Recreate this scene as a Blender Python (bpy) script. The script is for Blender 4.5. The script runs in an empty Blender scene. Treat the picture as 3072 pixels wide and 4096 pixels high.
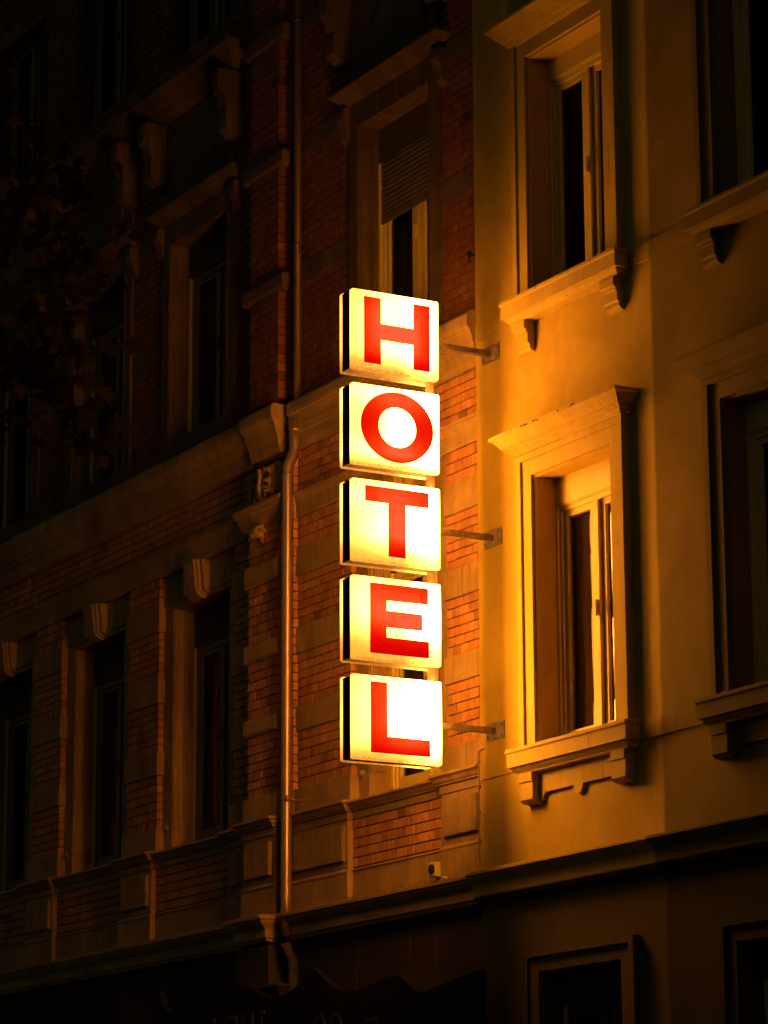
import bpy, bmesh, math, random
from mathutils import Vector, Matrix
random.seed(11)
scene = bpy.context.scene
COL = scene.collection
pi = math.pi

# ------------------------------------------------------------------ node helpers
def new_mat(name):
    m = bpy.data.materials.new(name); m.use_nodes = True
    nt = m.node_tree; nt.nodes.clear()
    out = nt.nodes.new('ShaderNodeOutputMaterial')
    return m, nt, out
def N(nt, t, **kw):
    n = nt.nodes.new(t)
    for k, v in kw.items():
        if k in n.inputs.keys() if hasattr(n.inputs, 'keys') else False: n.inputs[k].default_value = v
        else: setattr(n, k, v)
    return n
def L(nt, a, b): nt.links.new(a, b)
def ramp(nt, stops, interp='LINEAR'):
    r = nt.nodes.new('ShaderNodeValToRGB'); cr = r.color_ramp; cr.interpolation = interp
    while len(cr.elements) > 1: cr.elements.remove(cr.elements[-1])
    cr.elements[0].position = stops[0][0]; cr.elements[0].color = (*stops[0][1], 1)
    for p, c in stops[1:]:
        e = cr.elements.new(p); e.color = (*c, 1)
    return r

def surface(name, col_a, col_b, scale=3.0, rough=0.85, bump=0.3, bump_scale=60.0, streak=0.0, tint=False, metallic=0.0, fine=0.0, cracks=0.0, dist=0.004, soot=0.0, coat_falloff=False, drip=0.0):
    """weathered solid: two-tone noise, optional vertical rain streaks, optional per-face tint, bump"""
    m, nt, out = new_mat(name)
    geo = N(nt, 'ShaderNodeNewGeometry')
    nz = N(nt, 'ShaderNodeTexNoise'); nz.inputs['Scale'].default_value = scale; nz.inputs['Detail'].default_value = 6; nz.inputs['Roughness'].default_value = .65
    L(nt, geo.outputs['Position'], nz.inputs['Vector'])
    r = ramp(nt, [(.3, col_a), (.7, col_b)])
    L(nt, nz.outputs['Fac'], r.inputs['Fac'])
    colour = r.outputs['Color']
    if streak:
        mp = N(nt, 'ShaderNodeMapping'); mp.inputs['Scale'].default_value = (14, 14, .7)
        L(nt, geo.outputs['Position'], mp.inputs['Vector'])
        n2 = N(nt, 'ShaderNodeTexNoise'); n2.inputs['Scale'].default_value = 1.6; n2.inputs['Detail'].default_value = 5
        L(nt, mp.outputs['Vector'], n2.inputs['Vector'])
        r2 = ramp(nt, [(.38, (1 - streak,) * 3), (.62, (1, 1, 1))])
        L(nt, n2.outputs['Fac'], r2.inputs['Fac'])
        mx = N(nt, 'ShaderNodeMix', data_type='RGBA', blend_type='MULTIPLY'); mx.inputs['Factor'].default_value = 1
        L(nt, colour, mx.inputs['A']); L(nt, r2.outputs['Color'], mx.inputs['B']); colour = mx.outputs['Result']
    if tint:
        at = N(nt, 'ShaderNodeAttribute', attribute_name='tint')
        mx = N(nt, 'ShaderNodeMix', data_type='RGBA', blend_type='MULTIPLY'); mx.inputs['Factor'].default_value = 1
        L(nt, colour, mx.inputs['A']); L(nt, at.outputs['Color'], mx.inputs['B']); colour = mx.outputs['Result']
    if cracks:
        vn = N(nt, 'ShaderNodeTexNoise'); vn.inputs['Scale'].default_value = 2.0
        L(nt, geo.outputs['Position'], vn.inputs['Vector'])
        vo = N(nt, 'ShaderNodeTexVoronoi', feature='DISTANCE_TO_EDGE'); vo.inputs['Scale'].default_value = .55
        ad = N(nt, 'ShaderNodeVectorMath', operation='ADD')
        L(nt, geo.outputs['Position'], ad.inputs[0]); L(nt, vn.outputs['Color'], ad.inputs[1]); L(nt, ad.outputs[0], vo.inputs['Vector'])
        r3 = ramp(nt, [(0, (1 - cracks,) * 3), (.006, (1, 1, 1))])
        L(nt, vo.outputs['Distance'], r3.inputs['Fac'])
        mx = N(nt, 'ShaderNodeMix', data_type='RGBA', blend_type='MULTIPLY'); mx.inputs['Factor'].default_value = 1
        L(nt, colour, mx.inputs['A']); L(nt, r3.outputs['Color'], mx.inputs['B']); colour = mx.outputs['Result']
    if drip:
        mp6 = N(nt, 'ShaderNodeMapping'); mp6.inputs['Scale'].default_value = (38, 38, 1.1); L(nt, geo.outputs['Position'], mp6.inputs['Vector'])
        n6 = N(nt, 'ShaderNodeTexNoise'); n6.inputs['Scale'].default_value = 1.0; n6.inputs['Detail'].default_value = 3; L(nt, mp6.outputs['Vector'], n6.inputs['Vector'])
        r6 = ramp(nt, [(.29, (1 - drip,) * 3), (.35, (1, 1, 1))]); L(nt, n6.outputs['Fac'], r6.inputs['Fac'])
        mx = N(nt, 'ShaderNodeMix', data_type='RGBA', blend_type='MULTIPLY'); mx.inputs['Factor'].default_value = 1
        L(nt, colour, mx.inputs['A']); L(nt, r6.outputs['Color'], mx.inputs['B']); colour = mx.outputs['Result']
    if soot:
        n4 = N(nt, 'ShaderNodeTexNoise'); n4.inputs['Scale'].default_value = 1.1; n4.inputs['Detail'].default_value = 7; n4.inputs['Roughness'].default_value = .7; n4.inputs['Distortion'].default_value = .6
        mp4 = N(nt, 'ShaderNodeMapping'); mp4.inputs['Scale'].default_value = (1, 1, .55); mp4.inputs['Location'].default_value = (3.3, 1.2, 7.7)
        L(nt, geo.outputs['Position'], mp4.inputs['Vector']); L(nt, mp4.outputs['Vector'], n4.inputs['Vector'])
        r4 = ramp(nt, [(.36, (1 - soot,) * 3), (.60, (1, 1, 1))]); L(nt, n4.outputs['Fac'], r4.inputs['Fac'])
        mx = N(nt, 'ShaderNodeMix', data_type='RGBA', blend_type='MULTIPLY'); mx.inputs['Factor'].default_value = 1
        L(nt, colour, mx.inputs['A']); L(nt, r4.outputs['Color'], mx.inputs['B']); colour = mx.outputs['Result']
    if coat_falloff:   # older coat right of a ragged seam, deepened for light falloff; ground-floor shade painted in
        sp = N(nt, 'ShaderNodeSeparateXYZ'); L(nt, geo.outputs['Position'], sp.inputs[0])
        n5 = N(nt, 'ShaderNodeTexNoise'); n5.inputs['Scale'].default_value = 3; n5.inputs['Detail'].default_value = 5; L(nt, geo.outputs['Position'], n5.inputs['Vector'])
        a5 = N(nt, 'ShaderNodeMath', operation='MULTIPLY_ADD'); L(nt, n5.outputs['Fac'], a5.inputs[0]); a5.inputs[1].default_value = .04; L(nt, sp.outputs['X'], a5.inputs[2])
        m5 = N(nt, 'ShaderNodeMapRange'); L(nt, a5.outputs[0], m5.inputs['Value']); m5.inputs['From Min'].default_value = -17.50; m5.inputs['From Max'].default_value = -17.46; m5.inputs['To Min'].default_value = 1; m5.inputs['To Max'].default_value = coat_falloff
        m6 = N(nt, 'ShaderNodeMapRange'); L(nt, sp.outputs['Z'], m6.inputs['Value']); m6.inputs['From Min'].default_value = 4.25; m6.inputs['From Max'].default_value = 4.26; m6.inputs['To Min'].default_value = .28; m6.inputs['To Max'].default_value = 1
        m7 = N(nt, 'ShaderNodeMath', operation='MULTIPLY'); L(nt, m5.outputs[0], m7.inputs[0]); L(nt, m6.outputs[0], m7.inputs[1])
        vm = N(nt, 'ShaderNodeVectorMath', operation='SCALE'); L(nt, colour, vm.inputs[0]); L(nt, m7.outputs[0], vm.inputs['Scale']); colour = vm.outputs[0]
    b = N(nt, 'ShaderNodeBsdfPrincipled'); b.inputs['Roughness'].default_value = rough; b.inputs['Metallic'].default_value = metallic
    b.inputs['Specular IOR Level'].default_value = .25
    L(nt, colour, b.inputs['Base Color'])
    if bump:
        nb = N(nt, 'ShaderNodeTexNoise'); nb.inputs['Scale'].default_value = bump_scale; nb.inputs['Detail'].default_value = 4
        L(nt, geo.outputs['Position'], nb.inputs['Vector'])
        bp = N(nt, 'ShaderNodeBump'); bp.inputs['Strength'].default_value = bump; bp.inputs['Distance'].default_value = dist
        L(nt, nb.outputs['Fac'], bp.inputs['Height'])
        nrm = bp.outputs['Normal']
        nb2 = N(nt, 'ShaderNodeTexNoise'); nb2.inputs['Scale'].default_value = 5; nb2.inputs['Detail'].default_value = 3
        L(nt, geo.outputs['Position'], nb2.inputs['Vector'])
        bp2 = N(nt, 'ShaderNodeBump'); bp2.inputs['Strength'].default_value = bump * .8; bp2.inputs['Distance'].default_value = .012
        L(nt, nb2.outputs['Fac'], bp2.inputs['Height']); L(nt, nrm, bp2.inputs['Normal'])
        L(nt, bp2.outputs['Normal'], b.inputs['Normal'])
    L(nt, b.outputs[0], out.inputs[0])
    return m

M = {}
M['brick'] = surface('red_brick', (.52, .22, .05), (.66, .30, .075), scale=14, rough=.9, bump=.35, bump_scale=90, tint=True, streak=.18, dist=.004, soot=.38)
M['mortar'] = surface('dirty_mortar', (.07, .04, .018), (.11, .065, .03), scale=20, rough=.95, bump=.4)
M['stone'] = surface('sandstone', (.38, .235, .06), (.54, .35, .10), scale=3.2, rough=.9, bump=.5, bump_scale=60, streak=.12, soot=.4, drip=.45)
M['stone_up'] = surface('dimmed_upper_sandstone', (.13, .085, .03), (.21, .14, .05), scale=3.2, rough=.9, bump=.5, bump_scale=60, streak=.2, soot=.45)  # upper storey's weaker light darkened into the stone colour
M['brick_up'] = surface('dimmed_upper_brick', (.22, .075, .022), (.32, .12, .035), scale=14, rough=.9, bump=.4, bump_scale=80, tint=True, streak=.2, soot=.35, dist=.003)  # brick above the cornice, dimmer light put into its colour
M['pitted'] = surface('pitted_sandstone', (.30, .195, .055), (.42, .275, .08), scale=6, rough=.95, bump=1.0, bump_scale=85, streak=.2, dist=.012)
M['plaster'] = surface('ochre_plaster', (.50, .335, .026), (.62, .43, .038), scale=2.2, rough=.9, bump=.4, bump_scale=30, streak=.025, dist=.004, soot=.2, coat_falloff=.45, drip=.10)
M['trim'] = surface('painted_stucco_trim', (.53, .37, .04), (.62, .43, .055), scale=5, rough=.85, bump=.35, bump_scale=40, streak=.05, soot=.14, drip=.5, coat_falloff=.34, dist=.003)
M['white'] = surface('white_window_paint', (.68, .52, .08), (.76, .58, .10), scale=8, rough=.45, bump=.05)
M['shade_facing'] = surface('shade_darkened_facing', (.05, .033, .018), (.075, .05, .028), scale=3, rough=.8, bump=.3, soot=.3)  # facing darkened to near black for the shade under the ledge
M['end_shade'] = surface('shade_black', (.012, .011, .010), (.02, .018, .016), scale=8, rough=.6, bump=.05)  # shade on the sign box ends, painted as black
M['boxbrown'] = surface('dark_brown_shutter_box', (.07, .055, .04), (.10, .08, .055), scale=6, rough=.7, bump=.1)
M['greyframe'] = surface('dimmed_window_paint', (.20, .14, .06), (.26, .19, .08), scale=8, rough=.5, bump=.05)  # white frame paint darkened where the sign's light is weak
M['slat'] = surface('shutter_slat', (.11, .09, .05), (.14, .11, .065), scale=8, rough=.6, bump=.1)
M['zinc'] = surface('weathered_copper_pipe', (.50, .35, .14), (.60, .42, .18), scale=2.5, rough=.36, bump=.03, metallic=.75, bump_scale=30)
M['zinc_up'] = surface('dimmed_upper_pipe', (.15, .10, .045), (.20, .14, .06), scale=3, rough=.5, bump=.05, metallic=.5)  # pipe colour darkened to carry the dimmer light higher up
M['steel'] = surface('rusty_steel', (.20, .14, .09), (.42, .36, .28), scale=22, rough=.6, bump=.3, metallic=.3)
M['body'] = surface('sign_housing_metal', (.16, .14, .12), (.24, .21, .17), scale=16, rough=.65, bump=.15)
M['asphalt'] = surface('asphalt', (.04, .04, .042), (.06, .06, .06), scale=8, rough=.9, bump=.5)
M['paving'] = surface('pavement_slab', (.07, .065, .06), (.11, .10, .09), scale=4, rough=.9, bump=.3)
M['board'] = surface('black_board', (.006, .006, .006), (.01, .01, .009), scale=6, rough=.8, bump=.05)
M['gold'] = surface('dull_gold_letter', (.05, .036, .016), (.07, .05, .022), scale=10, rough=.5, bump=.05)
M['rubber'] = surface('black_rubber', (.02, .02, .02), (.03, .03, .03), scale=10, rough=.7, bump=.05)
M['roof'] = surface('roof_tile', (.12, .07, .05), (.18, .10, .07), scale=10, rough=.9, bump=.5)
M['bark'] = surface('tree_bark', (.09, .07, .05), (.16, .12, .09), scale=12, rough=.95, bump=.8, bump_scale=25)
M['cloth'] = surface('room_curtain', (.12, .07, .025), (.15, .09, .032), scale=3, rough=1, bump=0)
M['dark'] = surface('dark_room', (.02, .018, .015), (.03, .026, .02), scale=2, rough=1, bump=0)

def leaf_mat():
    m, nt, out = new_mat('plane_tree_leaf')
    at = N(nt, 'ShaderNodeAttribute', attribute_name='tint')
    mx = N(nt, 'ShaderNodeMix', data_type='RGBA', blend_type='MULTIPLY'); mx.inputs['Factor'].default_value = 1
    mx.inputs['A'].default_value = (.085, .075, .025, 1); L(nt, at.outputs['Color'], mx.inputs['B'])
    d = N(nt, 'ShaderNodeBsdfDiffuse'); t = N(nt, 'ShaderNodeBsdfTranslucent')
    L(nt, mx.outputs['Result'], d.inputs['Color']); L(nt, mx.outputs['Result'], t.inputs['Color'])
    s = N(nt, 'ShaderNodeMixShader'); s.inputs[0].default_value = .4
    L(nt, d.outputs[0], s.inputs[1]); L(nt, t.outputs[0], s.inputs[2]); L(nt, s.outputs[0], out.inputs[0])
    return m
M['leaf'] = leaf_mat()

def glass_mat():
    m, nt, out = new_mat('window_glass')
    tr = N(nt, 'ShaderNodeBsdfTransparent'); tr.inputs['Color'].default_value = (.9, .89, .86, 1)
    gl = N(nt, 'ShaderNodeBsdfGlossy'); gl.inputs['Roughness'].default_value = .03; gl.inputs['Color'].default_value = (.9, .9, .9, 1)
    fr = N(nt, 'ShaderNodeFresnel'); fr.inputs['IOR'].default_value = 1.45
    s = N(nt, 'ShaderNodeMixShader'); L(nt, fr.outputs[0], s.inputs[0]); L(nt, tr.outputs[0], s.inputs[1]); L(nt, gl.outputs[0], s.inputs[2])
    L(nt, s.outputs[0], out.inputs[0]); return m
M['glass'] = glass_mat()

# lit acrylic of the sign boxes: lamp brightness field inside a box (object space: y along the box, z up)
# spots = (y, z, radius_y, radius_z, gain) of the tubes behind the acrylic
GAIN = 1.0
seed_side = 1
def lamp_field(nt, spots, seed, zfall):
    tc = N(nt, 'ShaderNodeTexCoord'); sep = N(nt, 'ShaderNodeSeparateXYZ'); L(nt, tc.outputs['Object'], sep.inputs[0])
    acc = None
    for (y, z, ry, rz, g) in spots:
        a = N(nt, 'ShaderNodeMath', operation='SUBTRACT'); L(nt, sep.outputs['Y'], a.inputs[0]); a.inputs[1].default_value = y
        a2 = N(nt, 'ShaderNodeMath', operation='DIVIDE'); L(nt, a.outputs[0], a2.inputs[0]); a2.inputs[1].default_value = ry
        b = N(nt, 'ShaderNodeMath', operation='SUBTRACT'); L(nt, sep.outputs['Z'], b.inputs[0]); b.inputs[1].default_value = z
        b2 = N(nt, 'ShaderNodeMath', operation='DIVIDE'); L(nt, b.outputs[0], b2.inputs[0]); b2.inputs[1].default_value = rz
        p1 = N(nt, 'ShaderNodeMath', operation='MULTIPLY'); L(nt, a2.outputs[0], p1.inputs[0]); L(nt, a2.outputs[0], p1.inputs[1])
        p2 = N(nt, 'ShaderNodeMath', operation='MULTIPLY_ADD'); L(nt, b2.outputs[0], p2.inputs[0]); L(nt, b2.outputs[0], p2.inputs[1]); L(nt, p1.outputs[0], p2.inputs[2])
        ng = N(nt, 'ShaderNodeMath', operation='MULTIPLY'); L(nt, p2.outputs[0], ng.inputs[0]); ng.inputs[1].default_value = -1
        ex = N(nt, 'ShaderNodeMath', operation='EXPONENT'); L(nt, ng.outputs[0], ex.inputs[0])
        mu = N(nt, 'ShaderNodeMath', operation='MULTIPLY'); L(nt, ex.outputs[0], mu.inputs[0]); mu.inputs[1].default_value = g
        if acc is None: acc = mu.outputs[0]
        else:
            s = N(nt, 'ShaderNodeMath', operation='ADD'); L(nt, acc, s.inputs[0]); L(nt, mu.outputs[0], s.inputs[1]); acc = s.outputs[0]
    # brightness dies towards the dirty lower lip
    mr = N(nt, 'ShaderNodeMapRange', interpolation_type='SMOOTHSTEP'); L(nt, sep.outputs['Z'], mr.inputs['Value'])
    mr.inputs['From Min'].default_value = -.315; mr.inputs['From Max'].default_value = -.315 + zfall * 1.5
    mr.inputs['To Min'].default_value = .22; mr.inputs['To Max'].default_value = 1
    nz = N(nt, 'ShaderNodeTexNoise'); nz.inputs['Scale'].default_value = 3.5; nz.inputs['Detail'].default_value = 2
    ad = N(nt, 'ShaderNodeVectorMath', operation='ADD'); L(nt, tc.outputs['Object'], ad.inputs[0]); ad.inputs[1].default_value = (seed * 3.1, seed, seed * 1.7)
    L(nt, ad.outputs[0], nz.inputs['Vector'])
    nr = N(nt, 'ShaderNodeMapRange'); L(nt, nz.outputs['Fac'], nr.inputs['Value']); nr.inputs['From Min'].default_value = .3; nr.inputs['From Max'].default_value = .7
    nr.inputs['To Min'].default_value = .85; nr.inputs['To Max'].default_value = 1.15
    m1 = N(nt, 'ShaderNodeMath', operation='MULTIPLY'); L(nt, acc, m1.inputs[0]); L(nt, mr.outputs[0], m1.inputs[1])
    m2 = N(nt, 'ShaderNodeMath', operation='MULTIPLY'); L(nt, m1.outputs[0], m2.inputs[0]); L(nt, nr.outputs[0], m2.inputs[1])
    # grime caught along the bottom edge (a mark on the acrylic)
    g = N(nt, 'ShaderNodeTexNoise'); g.inputs['Scale'].default_value = 38; g.inputs['Detail'].default_value = 4; L(nt, ad.outputs[0], g.inputs['Vector'])
    gz = N(nt, 'ShaderNodeMapRange'); L(nt, sep.outputs['Z'], gz.inputs['Value']); gz.inputs['From Min'].default_value = -.308; gz.inputs['From Max'].default_value = -.262
    gz.inputs['To Min'].default_value = .62; gz.inputs['To Max'].default_value = 0
    gs = N(nt, 'ShaderNodeMath', operation='SUBTRACT'); L(nt, gz.outputs[0], gs.inputs[0]); L(nt, g.outputs['Fac'], gs.inputs[1])
    gm = N(nt, 'ShaderNodeMapRange'); L(nt, gs.outputs[0], gm.inputs['Value']); gm.inputs['From Min'].default_value = 0; gm.inputs['From Max'].default_value = .12
    gm.inputs['To Min'].default_value = 1; gm.inputs['To Max'].default_value = .62
    cl = N(nt, 'ShaderNodeClamp'); L(nt, m2.outputs[0], cl.inputs[0])
    # tubes burn brighter towards the wall side
    sg = N(nt, 'ShaderNodeMapRange', interpolation_type='SMOOTHSTEP'); L(nt, sep.outputs['Y'], sg.inputs['Value']); sg.inputs['From Min'].default_value = .02; sg.inputs['From Max'].default_value = .40
    sg.inputs['To Min'].default_value = .55 if seed_side > 0 else .42; sg.inputs['To Max'].default_value = 4.4 if seed_side > 0 else 4.9
    rm = N(nt, 'ShaderNodeMapRange'); L(nt, sep.outputs['Y'], rm.inputs['Value']); rm.inputs['From Min'].default_value = .352; rm.inputs['From Max'].default_value = .372
    rm.inputs['To Min'].default_value = 1; rm.inputs['To Max'].default_value = .22
    g0 = N(nt, 'ShaderNodeMath', operation='MULTIPLY'); L(nt, sg.outputs[0], g0.inputs[0]); L(nt, rm.outputs[0], g0.inputs[1])
    gg = N(nt, 'ShaderNodeMath', operation='MULTIPLY'); L(nt, g0.outputs[0], gg.inputs[0]); L(nt, gm.outputs[0], gg.inputs[1])
    return cl.outputs[0], gg.outputs[0]

def panel_mat(name, spots, seed, zfall, gain=1):
    m, nt, out = new_mat(name)
    f, gg = lamp_field(nt, spots, seed, zfall)
    r = ramp(nt, [(0, (.06, .019, .0015)), (.12, (.10, .032, .004)), (.25, (.21, .070, .0095)), (.4, (.40, .138, .019)), (.6, (.62, .220, .031)), (.8, (.82, .295, .042)), (1, (1, .365, .052))], 'B_SPLINE')
    L(nt, f, r.inputs['Fac'])
    e = N(nt, 'ShaderNodeEmission'); L(nt, r.outputs['Color'], e.inputs['Color'])
    st_ = N(nt, 'ShaderNodeMath', operation='MULTIPLY'); L(nt, gg, st_.inputs[0]); st_.inputs[1].default_value = 40 * gain; L(nt, st_.outputs[0], e.inputs['Strength'])
    L(nt, e.outputs[0], out.inputs[0]); return m
def letter_mat(name, spots, seed, zfall):
    m, nt, out = new_mat(name)
    f, gg = lamp_field(nt, spots, seed, zfall)
    r = ramp(nt, [(0, (.55, 0, 0)), (.2, (.82, .001, 0)), (.42, (.95, .012, .001)), (.62, (1, .045, .004)), (.82, (1, .08, .014)), (1, (1, .13, .045))], 'B_SPLINE')
    L(nt, f, r.inputs['Fac'])
    e = N(nt, 'ShaderNodeEmission'); e.inputs['Strength'].default_value = 1.0; L(nt, r.outputs['Color'], e.inputs['Color'])
    L(nt, e.outputs[0], out.inputs[0]); return m

# ------------------------------------------------------------------ mesh helpers
class MB:
    def __init__(s): s.v = []; s.f = []; s.t = []; s.tint = None; s.smooth = False
    def quad(s, *pts):
        i = len(s.v); s.v += [tuple(p) for p in pts]; s.f.append(tuple(range(i, i + len(pts)))); s.t.append(s.tint or (1, 1, 1)); return s
    def box(s, x0, x1, y0, y1, z0, z1, bev=0.0):
        if x1 < x0: x0, x1 = x1, x0
        if y1 < y0: y0, y1 = y1, y0
        if z1 < z0: z0, z1 = z1, z0
        if bev <= 0 or min(x1 - x0, z1 - z0, y1 - y0) < 2.2 * bev:
            p = [(x, y, z) for x in (x0, x1) for y in (y0, y1) for z in (z0, z1)]
            fs = [(0, 1, 3, 2), (4, 6, 7, 5), (0, 4, 5, 1), (2, 3, 7, 6), (0, 2, 6, 4), (1, 5, 7, 3)]
            i = len(s.v); s.v += p
            for f in fs: s.f.append(tuple(i + k for k in f)); s.t.append(s.tint or (1, 1, 1))
            return s
        # front face chamfer (front = -y)
        b = bev
        i = len(s.v)
        s.v += [(x0 + b, y0, z0 + b), (x1 - b, y0, z0 + b), (x1 - b, y0, z1 - b), (x0 + b, y0, z1 - b),
                (x0, y0 + b, z0), (x1, y0 + b, z0), (x1, y0 + b, z1), (x0, y0 + b, z1),
                (x0, y1, z0), (x1, y1, z0), (x1, y1, z1), (x0, y1, z1)]
        for f in [(0, 1, 2, 3), (4, 5, 1, 0), (5, 6, 2, 1), (6, 7, 3, 2), (7, 4, 0, 3), (8, 9, 5, 4), (9, 10, 6, 5), (10, 11, 7, 6), (11, 8, 4, 7), (11, 10, 9, 8)]:
            s.f.append(tuple(i + k for k in f)); s.t.append(s.tint or (1, 1, 1))
        return s
    def hood(s, xa, xb, yb, prof):
        """mitred moulding round three sides: prof = [(projection, z)] from top to bottom"""
        rings = []
        for p, z in prof:
            i = len(s.v); s.v += [(xa - p, yb, z), (xa - p, yb - p, z), (xb + p, yb - p, z), (xb + p, yb, z)]; rings.append(i)
        for a, b in zip(rings, rings[1:]):
            for k in range(3): s.f.append((a + k, b + k, b + k + 1, a + k + 1)); s.t.append(s.tint or (1, 1, 1))
        s.f.append(tuple(rings[0] + k for k in (0, 1, 2, 3))); s.t.append(s.tint or (1, 1, 1))
        s.f.append(tuple(rings[-1] + k for k in (3, 2, 1, 0))); s.t.append(s.tint or (1, 1, 1))
        return s
    def extr(s, x0, x1, prof):
        """closed (y,z) polygon swept along x"""
        n = len(prof); i = len(s.v)
        s.v += [(x0, y, z) for y, z in prof] + [(x1, y, z) for y, z in prof]
        for k in range(n):
            j = (k + 1) % n; s.f.append((i + k, i + j, i + n + j, i + n + k)); s.t.append(s.tint or (1, 1, 1))
        s.f.append(tuple(i + k for k in range(n - 1, -1, -1))); s.f.append(tuple(i + n + k for k in range(n))); s.t += [s.tint or (1, 1, 1)] * 2
        return s
    def slab(s, pts, y0, y1):
        """closed (x,z) outline with thickness y0..y1"""
        n = len(pts); i = len(s.v)
        s.v += [(x, y0, z) for x, z in pts] + [(x, y1, z) for x, z in pts]
        for k in range(n):
            j = (k + 1) % n; s.f.append((i + k, i + j, i + n + j, i + n + k)); s.t.append(s.tint or (1, 1, 1))
        s.f.append(tuple(i + k for k in range(n - 1, -1, -1))); s.f.append(tuple(i + n + k for k in range(n))); s.t += [s.tint or (1, 1, 1)] * 2
        return s
    def tube(s, path, r, n=20):
        rings = []
        for k, p in enumerate(path):
            p = Vector(p)
            d = (Vector(path[min(k + 1, len(path) - 1)]) - Vector(path[max(k - 1, 0)])).normalized()
            a = d.cross(Vector((1, 0, 0)) if abs(d.x) < .9 else Vector((0, 1, 0))).normalized(); b = d.cross(a)
            rr = r[k] if isinstance(r, (list, tuple)) else r
            i = len(s.v)
            for q in range(n):
                t = 2 * pi * q / n; s.v.append(tuple(p + (a * math.cos(t) + b * math.sin(t)) * rr))
            rings.append(i)
        for a, b in zip(rings, rings[1:]):
            for q in range(n):
                w = (q + 1) % n; s.f.append((a + q, a + w, b + w, b + q)); s.t.append(s.tint or (1, 1, 1))
        s.f.append(tuple(rings[0] + q for q in range(n))); s.f.append(tuple(rings[-1] + q for q in range(n - 1, -1, -1))); s.t += [s.tint or (1, 1, 1)] * 2
        return s
    def sphere(s, c, r, nu=12, nv=8, sc=(1, 1, 1)):
        i = len(s.v)
        for a in range(nv + 1):
            th = pi * a / nv
            for b in range(nu):
                ph = 2 * pi * b / nu
                s.v.append((c[0] + r * sc[0] * math.sin(th) * math.cos(ph), c[1] + r * sc[1] * math.sin(th) * math.sin(ph), c[2] + r * sc[2] * math.cos(th)))
        for a in range(nv):
            for b in range(nu):
                w = (b + 1) % nu; s.f.append((i + a * nu + b, i + (a + 1) * nu + b, i + (a + 1) * nu + w, i + a * nu + w)); s.t.append(s.tint or (1, 1, 1))
        return s
    def build(s, name, mat, parent=None, smooth=False, tint=False, origin=None, fix=True):
        me = bpy.data.meshes.new(name)
        o = (0, 0, 0) if origin is None else origin
        me.from_pydata([(v[0] - o[0], v[1] - o[1], v[2] - o[2]) for v in s.v], [], s.f); me.materials.append(mat if not isinstance(mat, str) else M[mat])
        if tint:
            ca = me.color_attributes.new('tint', 'FLOAT_COLOR', 'CORNER')
            for p in me.polygons:
                c = s.t[p.index]
                for li in p.loop_indices: ca.data[li].color = (*c, 1)
        if fix:
            bm = bmesh.new(); bm.from_mesh(me); bmesh.ops.recalc_face_normals(bm, faces=bm.faces); bm.to_mesh(me); bm.free()
        if smooth: me.polygons.foreach_set('use_smooth', [True] * len(me.polygons))
        me.update()
        ob = bpy.data.objects.new(name, me); COL.objects.link(ob)
        if origin is not None: ob.location = o
        if parent is not None:
            ob.parent = parent
            ob.location = Vector(o) - world_loc(parent)
        return ob
def world_loc(o):
    v = Vector(o.location)
    while o.parent: o = o.parent; v += o.location
    return v
def thing(name, loc, label, cat, group=None):
    o = bpy.data.objects.new(name, None); COL.objects.link(o); o.location = loc; o.empty_display_size = .2
    o['label'] = label; o['category'] = cat
    if group: o['group'] = group
    return o
def tag(o, label=None, cat=None, group=None, kind=None):
    if label: o['label'] = label
    if cat: o['category'] = cat
    if group: o['group'] = group
    if kind: o['kind'] = kind
    return o
def copy_tree(o, parent, delta):
    c = o.copy(); COL.objects.link(c); c.parent = parent
    if delta is not None: c.location = Vector(o.location) + Vector(delta)
    for ch in list(o.children): copy_tree(ch, c, None)
    return c

def sheet(b, x0, x1, z0, z1, holes, yf, yb):
    """wall sheet with real thickness and openings"""
    xs = sorted({x0, x1, *[h[k] for h in holes for k in (0, 1)]}); zs = sorted({z0, z1, *[h[k] for h in holes for k in (2, 3)]})
    xs = [x for x in xs if x0 <= x <= x1]; zs = [z for z in zs if z0 <= z <= z1]
    def solid(i, j):
        if i < 0 or j < 0 or i >= len(xs) - 1 or j >= len(zs) - 1: return False
        cx = (xs[i] + xs[i + 1]) / 2; cz = (zs[j] + zs[j + 1]) / 2
        return not any(h[0] < cx < h[1] and h[2] < cz < h[3] for h in holes)
    for i in range(len(xs) - 1):
        for j in range(len(zs) - 1):
            if not solid(i, j): continue
            a, c, d, e = xs[i], xs[i + 1], zs[j], zs[j + 1]
            b.quad((a, yf, d), (c, yf, d), (c, yf, e), (a, yf, e)); b.quad((a, yb, d), (a, yb, e), (c, yb, e), (c, yb, d))
            if not solid(i - 1, j): b.quad((a, yf, d), (a, yf, e), (a, yb, e), (a, yb, d))
            if not solid(i + 1, j): b.quad((c, yf, d), (c, yb, d), (c, yb, e), (c, yf, e))
            if not solid(i, j - 1): b.quad((a, yf, d), (a, yb, d), (c, yb, d), (c, yf, d))
            if not solid(i, j + 1): b.quad((a, yf, e), (c, yf, e), (c, yb, e), (a, yb, e))

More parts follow.
